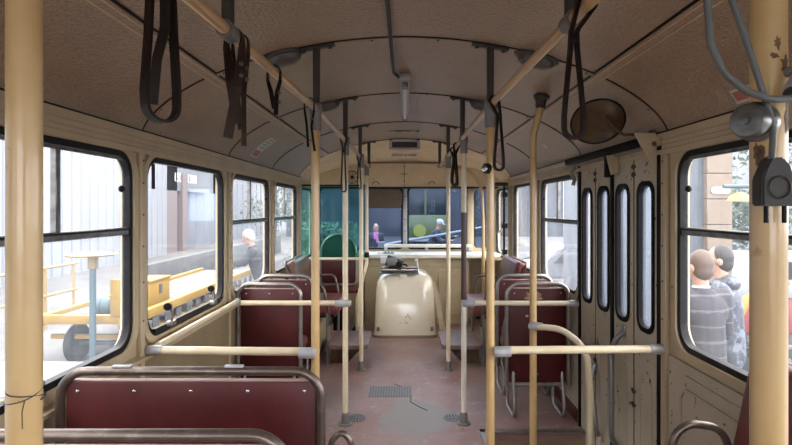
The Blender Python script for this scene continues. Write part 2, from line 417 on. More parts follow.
BAYS = [(-1.08, -.05), (.09, 1.12), (1.27, 2.255), (2.415, 3.40), (3.60, 4.54), (4.76, 5.70)]
ZW0, ZW1 = .872, 1.665
def wall(name, sx, bays, door):
    holes = [rrect(a-.025, ZW0-.025, b+.025, ZW1+.025, .105) for a, b in bays]
    if door:
        outer = [(-1.9, -.5), (2.40, -.5), (2.40, 1.74), (3.52, 1.74), (3.52, -.5), (6.93, -.5), (6.93, 1.80), (-1.9, 1.80)]
    else: outer = [(-1.9, -.5), (6.93, -.5), (6.93, 1.80), (-1.9, 1.80)]
    tag(plate(name, outer, holes, .05, M['cream'], None, 'x', sx*(W+.025)), kind='structure')
LB = BAYS+[(5.98, 6.74)]
RB = [b for b in BAYS if b != BAYS[3]]
wall('wall_left', -1, LB, False)
wall('wall_right', 1, RB+[(6.0, 6.78)], True)

n_win = 0
def window(sx, y0, y1, transom=True, div=None, latch=True, pane='pane', framem=None, z0=ZW0, z1=ZW1):
    global n_win; n_win += 1
    fm = framem or M['cream']
    x = sx*W; r = struct_root('window_%d' % n_win, (x, (y0+y1)/2, z0))
    ins = sx*-1
    g = MB(); g.ring(side(x-sx*.004, rrect(y0-.026, z0-.026, y1+.026, z1+.026, .105)), side(x-sx*.004, rrect(y0, z0, y1, z1, .085)), (sx*.032, 0, 0)); g.build('window_gasket', M['gasket'], r)
    f = MB(); f.ring(side(x-sx*.014, rrect(y0-.058, z0-.062, y1+.058, z1+.05, .13)), side(x-sx*.014, rrect(y0-.024, z0-.024, y1+.024, z1+.024, .103)), (sx*.03, 0, 0)); f.build('window_frame', fm, r)
    px = x+sx*.02
    MB().prism(side(px, rrect(y0-.004, z0-.004, y1+.004, z1+.004, .085)), (sx*.004, 0, 0)).build('window_pane', M[pane], r)
    if transom:
        zt = 1.352
        MB().b2(x-sx*.002, x+sx*.03, y0, y1, zt-.016, zt+.016, .004, 1).build('transom_bar', M['transom'], r)
        MB().b2(x-sx*.006, x+sx*.0, y0, y1, zt+.004, zt+.012).build('transom_lip', M['gasket'], r)
        t = MB(); t.b2(x+sx*.002, x+sx*.012, y0+.003, y1-.003, z1-.014, z1-.002); t.build('slide_track', M['transom'], r)
    if div:
        MB().b2(x+sx*.0, x+sx*.024, div-.012, div+.012, 1.365, z1, .003, 1).build('sliding_sash_edge', M['transom'], r)
    if latch:
        for yy in (y1-.05,):
            k = MB(); k.lathe([(0, 0), (.012, .001), (.015, .008), (.011, .016), (0, .018)], (x+sx*.012, yy, 1.53), (ins, 0, 0), 14); k.build('latch_knob', M['black'], r)
    return r
WL = {}
for i, (a, b) in enumerate(LB):
    if i == 3: WL[i] = window(-1, a, b, False, None, False, 'panecl')
    elif i == 6: window(-1, a, b, False, None, False, 'panecl')
    else: WL[i] = window(-1, a, b, True, {2: 1.80, 4: 4.04, 5: 5.2}.get(i, (a+b)/2))
for i, (a, b) in enumerate(RB+[(6.0, 6.78)]):
    if i == 4: window(1, a, b, False, None, False)
    elif i == 5: window(1, a, b, False, None, False, 'panecl')
    else: window(1, a, b, True, {3: 4.1}.get(i, None if i == 2 else (a+b)/2), True, 'panecl' if i == 2 else 'pane', M['cream'])
# hinged fittings of the emergency window
r2 = WL[3]
for yy in (2.60, 3.17):
    b = MB(); b.tube([(-W+.03, yy, .90), (-W+.045, yy-.02, .925), (-W+.04, yy-.035, .965), (-W+.035, yy-.06, .975)], .007, 10, .02)
    b.box((-W+.03, yy, .885), (.03, .05, .025), None, .004); h = b.build('window_catch', M['steel'], r2)
    b = MB(); b.lathe([(0, 0), (.018, 0), (.02, .008), (.018, .016), (0, .016)], (-W+.035, yy-.05, .975), (.3, -1, 0), 16); b.build('catch_knob', M['black'], h)
for yy in (2.50, 3.30):
    MB().box((-W-.012, yy, 1.60), (.006, .025, .12), None, .001, 1).build('hinge_stop', M['gasket'], r2)
MB().b2(-W-.006, -W+.012, 2.47, 3.39, .868, .884).build('lower_slide_bar', M['gasket'], r2)

# pillars, cornice, sills, lower panels, baseboards
def setting(name, b, m): return tag(b.build(name, m), kind='structure')
k = 40
for sx in (-1, 1):
    x = sx*W
    for i, y in enumerate([-1.15, .02, 1.195, 2.338, 3.505, 4.65, 5.84]):
        if sx > 0 and 2 < y < 3.6:
            y0, y1 = (2.352, 2.40) if y < 3 else (3.52, 3.545)
        else: y0, y1 = y-.018, y+.018
        b = MB(); b.b2(x-sx*.022, x+sx*.002, y0, y1, 0 if sx < 0 else -.0, 1.70, .006, 2)
        q = setting('trim_%d' % k, b, M['cream']); k += 1
        s = MB()
        for zz in (.95, 1.12, 1.28, 1.42, 1.56, 1.66): s.ball((x-sx*.022, (y0+y1)/2, zz), (.004, .005, .005), 8)
        s.build('screw', M['hang'], q)
    # ribbed cornice
    P = [(0, 1.69), (.024, 1.692), (.026, 1.712), (.018, 1.716), (.02, 1.733), (.012, 1.737), (.016, 1.755), (.010, 1.758), (.022, 1.775), (.026, 1.79), (0, 1.80)]
    b = MB(); b.prism([(x-sx*u, -1.9, v) for u, v in P], (0, 7.79, 0)); setting('trim_%d' % k, b, M['cream']); k += 1
    b = MB(); b.b2(x-sx*.028, x-sx*.0, -1.9, 5.88, 1.787, 1.793); setting('trim_%d' % k, b, M['black']); k += 1
# lower wall panels and sloping sills
b = MB(); b.prism([(-W, -1.9, .80), (-W+.035, -1.9, .79), (-W+.035, -1.9, .775), (-W, -1.9, .77)], (0, 7.6, 0)); setting('trim_%d' % k, b, M['cream']); k += 1
b = MB(); b.b2(-W, -W+.012, -1.9, 5.8, .05, .772); setting('wall_left_panel', b, M['khaki'])
for a, c in ((-1.9, 2.34), (3.56, 5.85)):
    b = MB(); b.b2(W-.012, W, a, c, .05, .80); q = setting('wall_right_panel', b, M['chipped'])
b = MB()
for y0, y1 in ((1.27, 2.24), (.1, 1.1)):
    b.ring(side(W-.018, rrect(y0, .18, y1, .70, .06)), side(W-.018, rrect(y0+.014, .194, y1-.014, .686, .05)), (.006, 0, 0))
    b.prism([(W-.018, y0+.05, .745), (W-.018, y1-.05, .745), (W-.018, y1-.05, .755), (W-.018, y0+.05, .755)], (.006, 0, 0))
setting('trim_%d' % k, b, M['chipped']); k += 1
b = MB(); b.b2(-W, -W+.02, -1.9, 5.85, 0, .07); setting('baseboard_left', b, M['maroon'])
b = MB(); b.b2(W-.02, W, 3.56, 5.85, 0, .09); setting('baseboard_right', b, M['maroon'])
b = MB(); b.b2(W-.02, W, -1.9, 2.3, 0, .09); setting('baseboard_rear', b, M['maroon'])

# floor with step well
plate('floor', [(-W, -1.9), (W, -1.9), (W, 2.38), (.50, 2.38), (.50, 3.42), (W, 3.42), (W, 6.93), (-W, 6.93)], [], .06, M['floor'], None, 'z', -.03)['kind'] = 'structure'
b = MB(); b.b2(.44, W, 2.38, 3.42, -.30, -.25); b.b2(.80, W, 2.38, 3.42, -.50, -.301); setting('floor_step', b, M['floor'])
b = MB(); b.b2(.44, .50, 2.38, 3.42, -.30, -.061); b.b2(.44, W, 3.42, 3.48, -.5, -.061); b.b2(.44, W, 2.32, 2.38, -.5, -.061); setting('wall_step', b, M['khaki'])
b = MB(); b.b2(.48, W-.01, 3.40, 3.45, -.004, .006, .002, 1); b.b2(.485, .52, 2.4, 3.45, -.004, .006, .002, 1); setting('trim_%d' % k, b, M['steel']); k += 1
# rear wall with a wide window
plate('wall_rear', [(-W, -.5), (W, -.5), (W, 2.2), (-W, 2.2)], [rrect(-.95, .85, .95, 1.8, .1)], .05, M['cream'], None, 'y', -1.9)['kind'] = 'structure'
rr = struct_root('window_30', (0, -1.9, .85))
b = MB(); b.ring(front(-1.87, rrect(-.97, .83, .97, 1.82, .1)), front(-1.87, rrect(-.94, .86, .94, 1.79, .09)), (0, -.05, 0)); b.build('window_gasket', M['gasket'], rr)
b = MB(); b.prism(front(-1.9, rrect(-.94, .86, .94, 1.79, .09)), (0, .004, 0)); b.build('window_pane', M['pane'], rr)

# front wall
YF = 6.9
plate('wall_front', [(-W, -.5), (W, -.5), (W, 2.06), (-W, 2.06)], [rrect(-1.12, .92, -.035, 1.72, .05), rrect(.035, .92, .80, 1.72, .05), rrect(.90, .92, 1.10, 1.70, .05)], .05, M['cream'], None, 'y', YF+.025)['kind'] = 'structure'
b = MB(); P = prof(6.62, -.0)
b.prism([(x, 6.60, z) for x, z in P]+[(W, 6.60, 1.71), (-W, 6.60, 1.71)], (0, .03, 0)); setting('wall_front_header', b, M['dome'])
b = MB(); b.b2(-W, W, 6.60, YF, 1.70, 1.715); setting('ceiling_soffit', b, M['black'])
b = MB(); b.b2(-W, W, 6.588, 6.604, 1.70, 1.716); setting('trim_%d' % k, b, M['gasket']); k += 1
b = MB(); b.b2(-.85, .85, 6.585, 6.60, 2.008, 2.018, .002, 1); setting('trim_%d' % k, b, M['mirrorbk']); k += 1
b = MB(); b.b2(-.012, -.006, 6.592, 6.602, 1.72, 2.01); setting('trim_%d' % k, b, M['mirrorbk']); k += 1
b = MB()
for z in (1.79, 1.87, 1.97): b.box((-.009, 6.597, z), (.02, .008, .008), None, .002, 1)
b.box((-.009, 6.597, 1.875), (.085, .008, .006), None, .002, 1)
setting('trim_%d' % k, b, M['hang']); k += 1
for i, (a, c, pn) in enumerate(((-1.12, -.035, 'windscreen'), (.035, .80, 'windscreen'), (.90, 1.10, 'windscreen'))):
    r = struct_root('window_%d' % (40+i), ((a+c)/2, YF, .92))
    b = MB(); b.ring(front(YF-.012, rrect(a-.01, .91, c+.01, 1.73, .06)), front(YF-.012, rrect(a+.016, .936, c-.016, 1.70, .045)), (0, .045, 0)); b.build('window_gasket', M['gasket'], r)
    b = MB(); b.prism(front(YF+.01, rrect(a+.012, .93, c-.012, 1.71, .045)), (0, .004, 0)); b.build('window_pane', M[pn], r)
b = MB(); b.b2(-.028, .028, 6.875, 6.90, .92, 1.71, .006); q = setting('trim_%d' % k, b, M['clampl']); k += 1
s = MB()
for z in (1.0, 1.15, 1.3, 1.45, 1.6): s.ball((0, 6.874, z), .009, 8)
s.build('screw', M['hang'], q)
# front right pillar mouldings beside the front door
b = MB(); b.b2(.81, .885, 6.86, 6.90, 0, 1.71, .012); setting('trim_%d' % k, b, M['cream']); k += 1
b = MB(); b.ring(front(6.885, rrect(.875, .30, 1.13, 1.71, .05)), front(6.885, rrect(.9, .93, 1.10, 1.69, .05)), (0, .014, 0)); setting('trim_%d' % k, b, M['cream']); k += 1

# ------------------------------------------------------------------ folding side door (four leaves) and its header
ZD0, ZD1 = -.24, 1.735
dr = struct_root('door_1', (W, 2.96, ZD0))
ys = [2.42, 2.692, 2.962, 3.236, 3.51]
for i in range(4):
    a, c = ys[i]+.006, ys[i+1]-.006
    am, cm = (a+.055, c-.05) if i % 2 == 0 else (a+.055, c-.05)
    lf = plate('door_leaf', [(a, ZD0), (c, ZD0), (c, ZD1), (a, ZD1)], [rrect(am, .86, cm, 1.565, .05)], .026, M['chipped'], dr, 'x', W)
    b = MB(); b.ring(side(W-.019, rrect(am-.014, .845, cm+.014, 1.58, .065)), side(W-.019, rrect(am+.010, .87, cm-.010, 1.556, .045)), (.036, 0, 0)); b.build('door_window_gasket', M['rubber'], lf)
    b = MB(); b.prism(side(W+.002, rrect(am, .86, cm, 1.565, .05)), (.004, 0, 0)); b.build('door_window_pane', M['doorpane'], lf)
    b = MB(); b.ring(side(W-.017, rrect(am+.01, .0, cm-.01, .64, .05)), side(W-.017, rrect(am+.022, .012, cm-.022, .628, .042)), (.006, 0, 0)); b.build('embossed_panel', M['chipped'], lf)
for y in (2.692, 3.236):
    b = MB(); b.b2(W-.014, W+.01, y-.003, y+.003, ZD0, ZD1); b.build('hinge_gap', M['black'], dr)
    for z in (1.66, 1.62, .52, .45):
        b = MB(); b.cone((W-.018, y, z-.012), (W-.018, y, z+.012), .005, .005, 8); b.box((W-.016, y, z), (.006, .045, .016), None, .001, 1); b.build('hinge', M['hang'], dr)
for y, wd in ((2.41, .04), (2.963, .036), (3.515, .034)):
    b = MB(); b.b2(W-.024, W+.014, y-wd/2, y+wd/2, ZD0, ZD1, .004, 1); b.build('rubber_seal', M['rubber'], dr)
# handles on the leaves
b = MB(); b.tube([(W-.02, 3.16, .62), (W-.055, 3.16, .615), (W-.06, 3.30, .60)], .013, 10, .02); b.box((W-.018, 3.16, .63), (.015, .035, .07), None, .005); b.build('lever_handle', M['handle'], dr)
b = MB(); b.tube([(W-.02, 2.80, .79), (W-.06, 2.80, .76), (W-.065, 2.86, .66), (W-.07, 2.84, .45), (W-.07, 2.84, .22), (W-.03, 2.90, .16)], .015, 12, .05); b.box((W-.018, 2.80, .80), (.015, .03, .06), None, .005); b.build('grab_bar', M['handle'], dr)
b = MB(); b.tube([(W-.03, 3.20, .50), (W-.06, 3.19, .42), (W-.06, 3.12, .25), (W-.06, 3.10, .16), (W-.03, 3.14, .10)], .014, 12, .05); b.build('grab_bar', M['handle'], dr)
# header bar and brackets
t = thing('door_header_bar', (1.13, 3.0, 1.74), 'black rubber covered header bar running above the folding side door', 'door gear')
MB().b2(1.105, 1.145, 2.46, 3.66, 1.742, 1.785, .012, 3).build('rubber_cover', M['rubber'], t)
MB().b2(1.13, 1.178, 2.46, 3.60, 1.728, 1.742).build('slide_channel', M['steel'], t)
b = MB(); b.b2(1.11, 1.15, 2.90, 2.95, 1.62, 1.745, .006); b.build('roller_bracket', M['rubber'], t)
b = MB(); b.prism([(1.10, 2.86, 1.735), (1.165, 2.86, 1.735), (1.155, 2.86, 1.64), (1.125, 2.86, 1.63)], (0, .03, 0)); b.build('roller_hanger', M['cream'], t)
b = MB(); b.tube([(1.13, 3.50, 1.72), (1.10, 3.50, 1.68), (1.13, 3.52, 1.64), (1.12, 3.52, 1.60)], .012, 10, .01); b.build('latch_link', M['steel'], t)
t = thing('gusset_bracket', (1.15, 2.42, 1.62), 'cream triangular steel bracket with a round hole at the near end of the door header', 'bracket')
plate('gusset_plate', [(p[0], p[1]) for p in ((1.055, 1.795), (1.176, 1.795), (1.176, 1.60), (1.158, 1.60))], [[(1.145+.012*math.cos(a*.5236), 1.745+.012*math.sin(a*.5236)) for a in range(12)]], .012, M['cream'], t, 'y', 2.43)
b = MB(); b.b2(1.158, 1.178, 2.40, 2.436, 1.60, 1.79, .003, 1); b.build('bracket_flange', M['cream'], t)

# ------------------------------------------------------------------ ceiling rails, hangers, poles
XR = {-1: -.40, 1: .385}; ZR = {-1: 1.885, 1: 1.915}
PR = .0185
def rail_x(sx, y): return XR[sx]+(sx*(.04 if sx < 0 else .027)*max(0, 2.385-y))
def rail_z(sx, y): return ZR[sx]+(.03*y/6 if sx < 0 else 0)
for sx, nm in ((-1, 'left'), (1, 'right')):
    b = MB(); b.tube([(rail_x(sx, -1.7), -1.7, rail_z(sx, -1.7)), (XR[sx], 2.385, rail_z(sx, 2.385)), (XR[sx], 5.86, rail_z(sx, 5.86))], .0150, 16)
    tag(b.build('grab_rail', M['railw']), 'long ochre overhead grab rail along the %s side of the aisle' % ('driver' if sx < 0 else 'door'), 'rail', 'overhead grab rails')
def hanger(sx, y, label):
    x = rail_x(sx, y); zr = rail_z(sx, y); zt = zc(x)-.006
    t = thing('rail_hanger', (x, y, zr), label, 'rail bracket', 'rail hangers on the ceiling ribs')
    MB().cone((x, y, zr), (x, y, zt), .0155, .0175, 14).build('hanger_tube', M['hang'], t)
    s = math.atan((zc(x+.01)-zc(x-.01))/.02)
    b = MB(); b.box((x, y, zt-.004), (.17, .04, .012), Matrix.Rotation(-s, 3, 'Y'), .004)
    b.build('ceiling_flange', M['hang'], t)
    for dx in (-.06, .06):
        MB().ball((x+dx, y, zc(x+dx)-.018), (.012, .012, .008), 10).build('flange_bolt', M['hang'], t)
    b = MB(); b.cone((x, y-.028, zr), (x, y+.028, zr), .0225, .0225, 18); b.build('rail_collar', M['clamp'], t)
words = {0: 'nearest the camera', 1: 'second from the camera', 2: 'third from the camera', 3: 'fourth from the camera', 4: 'at the front end of the rail'}
for sx in (-1, 1):
    for i, y in enumerate([1.32, 2.385, 3.54, 4.71, 5.88-.03]):
        hanger(sx, y, 'dark steel hanger holding the %s overhead rail, %s' % ('driver side' if sx < 0 else 'door side', words[i]))

def pole(x, y, ztop, zbot, mt, label, base=True, socket=True, r=PR, sleeve=None):
    t = thing('grab_pole', (x, y, zbot), label, 'pole', 'vertical grab poles')
    if sleeve:
        MB().cone((x, y, zbot), (x, y, sleeve[0]), r*.95, r*.95, 18).build('lower_tube', M['polewhite'], t)
        MB().cone((x, y, sleeve[0]), (x, y, sleeve[1]), r*.98, r*.98, 18).build('dark_sleeve', M['maroonpole'], t)
        MB().cone((x, y, sleeve[1]), (x, y, ztop-.05), r, r, 18).build('upper_tube', M['polepale'], t)
    else: MB().cone((x, y, zbot), (x, y, ztop-.03), r, r, 24).build('pole_tube', mt, t)
    if base:
        b = MB(); b.lathe([(.046, 0), (.046, .008), (.030, .014), (.026, .06), (.022, .078), (r, .08)], (x, y, zbot), seg=20); b.build('base_socket', M['clamp'], t)
    if socket:
        b = MB(); b.lathe([(r, -.10), (.025, -.098), (.026, -.03), (.029, -.02), (.029, .018), (.02, .024), (0, .024)], (x, y, ztop), seg=20); b.build('top_socket', M['clamp'], t)
    return t
pole(-.447, .62, 1.885, 0, M['pole'], 'thick yellow pole close to the camera with a thin wire twisted around it')
NP = pole(.413, .60, 1.915, 0, M['pole'], 'thick yellow pole close to the camera carrying the grey cable and buzzer')
pole(-.402, 2.37, rail_z(-1, 2.4), 0, M['pole'], 'yellow pole rising behind the nearest maroon double seat')
pole(-.40, 3.54, rail_z(-1, 3.54), 0, M['polepale'], 'cream pole with a floor socket beside the small drain on the driver side')
pole(-.392, 4.73, rail_z(-1, 4.7), 0, M['polepale'], 'cream pole with a floor socket, farther one on the driver side before the bent pole')
pole(.388, 2.40, 1.915, 0, M['pole'], 'yellow pole holding the white cross bar in front of the folding door')
pole(.395, 3.55, 1.915, 0, M['polepale'], 'aisle pole with a dark maroon sleeve and grey white lower tube', sleeve=(.835, 1.42))
pole(.388, 4.73, 1.905, 0, M['polepale'], 'slim cream pole standing right of the engine cover on the door side')
# bent pole at the partition
t = thing('bent_pole', (-.534, 5.88, 0), 'cream pole bent outward at knee height beside the driver partition', 'pole', 'vertical grab poles')
MB().tube([(-.425, 5.87, 1.88), (-.425, 5.87, .84), (-.53, 5.87, .42), (-.535, 5.87, 0)], .019, 16, .12).build('pole_tube', M['polepale'], t)
MB().lathe([(.019, -.1), (.025, -.098), (.026, .02), (0, .024)], (-.425, 5.87, 1.91), seg=16).build('top_socket', M['clamp'], t)
MB().lathe([(.024, -.03), (.028, -.02), (.028, .02), (.024, .03)], (-.425, 5.87, .93), seg=16).build('black_collar', M['black'], t)
# curved pole at the doorway with a ceiling flange
t = thing('ceiling_pole', (.73, 3.0, -.25), 'yellow pole bolted to the ceiling left of the round mirror, standing in the step well', 'pole', 'vertical grab poles')
MB().tube([(.765, 2.97, 2.03), (.752, 2.98, 1.96), (.728, 3.0, 1.86), (.728, 3.0, -.25)], .0195, 18, .1).build('pole_tube', M['pole'], t)
b = MB(); b.lathe([(.045, 0), (.045, -.014), (.030, -.03), (.027, -.07), (.02, -.072)], (.768, 2.965, zc(.768)-.004), (.12, 0, 1), 18)
for a in range(3): b.ball((.768+.034*math.cos(a*2.1+.5), 2.965+.034*math.sin(a*2.1+.5), zc(.768)-.022), .009, 8)
b.build('ceiling_flange', M['hang'], t)
MB().lathe([(.045, 0), (.045, .008), (.028, .014), (.024, .06), (0, .06)], (.728, 3.0, -.25), seg=18).build('base_socket', M['clamp'], t)
# arched rail near the front door
t = thing('arched_rail', (.86, 5.80, 0), 'thin yellow handrail arching from the ceiling rail down beside the front door', 'pole', 'vertical grab poles')
MB().tube([(.40, 5.80, 1.905), (.56, 5.80, 1.90), (.74, 5.80, 1.84), (.845, 5.80, 1.66), (.86, 5.80, 1.3), (.86, 5.80, 0.0)], .018, 14, .28, n=8).build('rail_tube', M['pole'], t)
MB().lathe([(.04, 0), (.04, .008), (.024, .014), (.022, .04), (0, .04)], (.86, 5.80, 0), seg=16).build('base_socket', M['clamp'], t)

# horizontal bars
def hbar(name, pts, m, label, sleeves, r=.017, fil=0, sl=.075, cat='bar', sr=.0235):
    t = thing(name, pts[0], label, cat, 'horizontal grab bars')
    MB().tube(pts, r, 18, fil).build('bar_tube', m, t)
    for p, d in sleeves:
        p = Vector(p); d = Vector(d).normalized()
        b = MB(); b.sweep([p, p+d*.01, p+d*.045, p+d*sl, p+d*(sl+.002)], [(math.cos(a*.3927), math.sin(a*.3927)) for a in range(16)], scale=[sr*.75, sr, sr, sr*.93, r])
        b.build('bar_sleeve', M['clampl'], t)
    return t
hbar('cross_bar', [(-1.165, 2.37, .812), (-.40, 2.37, .805)], M['polewhite' if 0 else 'polepale'], 'cream bar crossing in front of the near driver side standing bay, beyond the double seats', [((-1.165, 2.37, .812), (1, 0, 0)), ((-.395, 2.345, .805), (-1, 0, 0))], r=.0185)
hbar('window_bar', [(-1.12, 2.40, .825), (-1.12, 3.52, .825)], M['polepale'], 'cream bar running under the emergency window along the wall', [((-1.12, 3.54, .825), (0, -1, 0))], sl=.05)
hbar('cross_bar', [(-1.12, 3.53, .815), (-.36, 3.53, .815)], M['polepale'], 'cream bar in front of the maroon single seat panel on the driver side', [((-.365, 3.515, .815), (-1, 0, 0))], sl=.1)
hbar('cross_bar', [(.40, 2.375, .81), (1.16, 2.375, .815)], M['polepale'], 'cream bar from the yellow pole to the wall in front of the folding door', [((.395, 2.35, .81), (1, 0, 0)), ((1.178, 2.375, .815), (-1, 0, 0))], r=.0175)
hbar('cross_bar', [(.40, 3.53, .815), (1.165, 3.53, .812)], M['polepale'], 'cream bar in front of the maroon single seat panel on the door side', [((.385, 3.515, .815), (1, 0, 0)), ((1.175, 3.53, .812), (-1, 0, 0))], sl=.08)
hbar('curved_handrail', [(.70, 2.98, .785), (.86, 2.90, .785), (.97, 2.82, .70), (.985, 2.80, .45), (.985, 2.80, -.25)], M['polepale'], 'curved cream handrail dropping into the step well by the folding door', [((.70, 2.98, .785), (1, -.35, 0))], r=.0175, fil=.16, cat='handrail')

# wire twisted round near pole
b = MB(); pts = []
for i in range(60):
    a = i/59*4.6*math.pi; rr_ = .0195+.0015*math.sin(i*.7)
    pts.append((-.447+rr_*math.cos(a), .62+rr_*math.sin(a), 1.225+.010*math.sin(a*.5)+.0002*i))
pts += [(-.428, .59, 1.222), (-.424, .585, 1.205)]
tag(MB().tube(pts, .0007, 6).build('binding_wire', M['hang']), 'thin grey wire wound and knotted around the nearest pole on the driver side', 'wire')

# ------------------------------------------------------------------ ceiling fittings
def dome_lamp(x, y, label):
    z = zc(x, y); s = (zc(x+.01)-zc(x-.01))/.02; ax = Vector((s, 0, -1))
    t = thing('ceiling_lamp', (x, y, z), label, 'ceiling lamp', 'oval ceiling lamps')
    rot = Matrix.Rotation(-math.atan(s), 3, 'Y')
    def ell(pr, nm, m):
        b = MB(); b.lathe(pr, (0, 0, 0), (0, 0, -1), 24); bmesh.ops.scale(b.bm, vec=(1.0, .62, 1), verts=b.bm.verts)
        bmesh.ops.transform(b.bm, matrix=Matrix.Translation((x, y, z))@rot.to_4x4(), verts=b.bm.verts); b.build(nm, m, t)
    ell([(.105, -.004), (.105, .012), (.098, .018), (.085, .018)], 'lamp_rim', M['hang'])
    ell([(.088, .016), (.08, .038), (.055, .052), (0, .056)], 'lamp_glass', M['lamp'])
dome_lamp(-.56, 2.40, 'dusty oval lamp on the second rib, driver side')
dome_lamp(.60, 2.40, 'dusty oval lamp on the second rib, door side')
dome_lamp(-.53, 3.56, 'dusty oval lamp on the third rib, driver side')
dome_lamp(.53, 3.56, 'dusty oval lamp on the third rib, door side')
t = thing('tube_lamp', (-.005, 3.55, 2.17), 'grey fluorescent tube lamp along the middle of the ceiling', 'ceiling lamp')
MB().b2(-.032, .030, 2.98, 4.2, 2.175, 2.212, .006).build('lamp_housing', M['clampl'], t)
b = MB(); b.cone((.0, 3.1, 2.158), (.0, 4.15, 2.158), .014, .014, 12); b.build('lamp_tube', M['white'], t)
for y in (3.06, 4.17): MB().b2(-.018, .018, y-.03, y+.03, 2.142, 2.178, .005).build('lamp_holder', M['clamp'], t)
b = MB(); b.tube([(-.066, -.6, zc(.066)-.012), (-.064, 2.95, zc(.066)-.012), (-.03, 3.02, 2.195)], .0085, 8, .03); tag(b.build('cable_conduit', M['boxgrey']), 'dark cable conduit running along the ceiling to the fluorescent lamp', 'cable')
t = thing('ceiling_vent', (-.02, 5.2, 2.2), 'small oval vent with three raised flaps in the ceiling before the display', 'vent')
for dx in (-.11, 0, .09):
    MB().ball((dx-.01, 5.25, zc(0)-.004), (.05 if dx else .03, .05, .010), 16).build('vent_flap', M['ceil'], t)
MB().b2(-.16, .14, 5.22, 5.232, zc(.1)-.010, zc(.1)-.002).build('vent_slot', M['black'], t)
t = thing('display_box', (0, 5.9, 2.09), 'dark next-stop display in a grey case under the front ceiling rib', 'display')
b = MB(); b.ring(front(5.86, rrect(-.175, 2.105, .165, 2.20, .008)), front(5.86, rrect(-.145, 2.122, .135, 2.186, .004)), (0, .05, 0)); b.build('display_case', M['clampl'], t)
MB().b2(-.146, .136, 5.866, 5.90, 2.12, 2.188).build('display_screen', M['display'], t)
for x in (-.155, .145): MB().b2(x-.018, x+.018, 5.865, 5.895, 2.20, 2.232, .003, 1).build('mount_bracket', M['black'], t)
t = thing('no_smoking_sign', (0, 6.40, 2.05), 'small white enamel sign with red capitals on the front dome', 'sign')
MB().b2(-.165, .148, 6.34, 6.345, 2.055, 2.113, .002, 1).build('sign_plate', M['white'], t)
lettering('sign_lettering', 'DEFENSE DE FUMER', .036, Matrix(((.92, 0, 0, -.008), (0, 0, -1, 6.3392), (0, 1, 0, 2.084), (0, 0, 0, 1))), M['signred'], t)
t = thing('vent_wheel', (-.66, 6.58, 1.84), 'round spoked ventilator wheel on the header above the driver', 'vent')
b = MB(); b.sweep([(-.66+.078*math.cos(a*.2618), 6.585, 1.835+.078*math.sin(a*.2618)) for a in range(24)], [(.005*math.cos(a), .005*math.sin(a)) for a in (0, 1.57, 3.14, 4.71)], True); b.build('wheel_rim', M['hang'], t)
b = MB()
for a in range(8): b.cone((-.66, 6.59, 1.835), (-.66+.075*math.cos(a*.785), 6.59, 1.835+.075*math.sin(a*.785)), .003, .003, 6)
b.build('wheel_spokes', M['mirrorbk'], t)
MB().lathe([(0, 0), (.02, 0), (.018, .02), (0, .024)], (-.66, 6.595, 1.835), (0, -1, 0), 16).build('wheel_hub', M['black'], t)
for x, lb in ((-.365, 'small wire loop handle on the header above the sun visor'), (.335, 'small wire loop handle on the header on the door side')):
    b = MB(); b.tube([(x-.04, 6.595, 1.745), (x-.04, 6.57, 1.75), (x-.025, 6.565, 1.775), (x+.025, 6.565, 1.775), (x+.04, 6.57, 1.75), (x+.04, 6.595, 1.745)], .005, 8, .02)
    tag(b.build('loop_handle', M['mirrorbk']), lb, 'handle', 'header loop handles')

# round mirror on an arm
t = thing('round_mirror', (.95, 2.6, 1.88), 'dark bronze round mirror on a bent arm above the folding door', 'mirror')
ma = Vector((-.10, -.68, -.62)); mc = Vector((.932, 2.55, 1.862))
b = MB(); b.lathe([(0, .010), (.06, .008), (.105, .002), (.124, -.006), (.124, -.012), (0, -.026)], mc, ma, 36); b.build('mirror_disc', M['mirrorbk'], t)
b = MB(); b.sweep([mc+ma.to_track_quat('Z', 'Y')@Vector((.125*math.cos(a*.19635), .125*math.sin(a*.19635), -.006)) for a in range(32)], [(.005*math.cos(a), .005*math.sin(a)) for a in (0, 1.05, 2.1, 3.14, 4.2, 5.2)], True); b.build('mirror_rim', M['black'], t)
MB().tube([(.965, 2.52, 1.90), (.965, 2.50, 1.87), (.985, 2.49, 1.83), (1.03, 2.49, 1.795), (1.15, 2.50, 1.80), (1.175, 2.50, 1.805)], .0065, 10, .03).build('mirror_arm', M['mirrorbk'], t)
MB().box((1.168, 2.50, 1.80), (.02, .05, .035), None, .004).build('arm_bracket', M['hang'], t)

# stickers on the curved ceiling
def decal(name, y0, y1, x0, x1, m, label=None, cat=None, parent=None, lift=.0025, group=None):
    b = MB(); n = 8; rows = []
    for i in range(n+1):
        x = x0+(x1-x0)*i/n; z = zc(x)-lift; rows.append([b.bm.verts.new((x, y0, z)), b.bm.verts.new((x, y1, z))])
    for p, q in zip(rows, rows[1:]): b.face([p[0], p[1], q[1], q[0]])
    r = bmesh.ops.extrude_face_region(b.bm, geom=b.bm.faces[:]); bmesh.ops.translate(b.bm, vec=(0, 0, .001), verts=[v for v in r['geom'] if isinstance(v, bmesh.types.BMVert)])
    o = b.build(name, m, parent)
    return tag(o, label, cat, group) if label else o
d = decal('notice_sticker', 3.93, 4.12, -1.155, -1.0, M['sticker'], 'white paper notice with a red end on the curved ceiling beyond the hanging straps', 'sticker')
decal('red_print', 3.95, 4.10, -1.148, -1.115, M['stickred'], parent=d, lift=.004)
for i, xx in enumerate((-1.095, -1.07, -1.045, -1.02)): decal('print_line', 3.96, 4.09, xx, xx+.008, M['steel'], parent=d, lift=.004)
d = decal('red_notice', 5.35, 5.65, .90, 1.06, M['ceil'], 'faded red lettered notice on the ceiling curve above the front door', 'sticker')
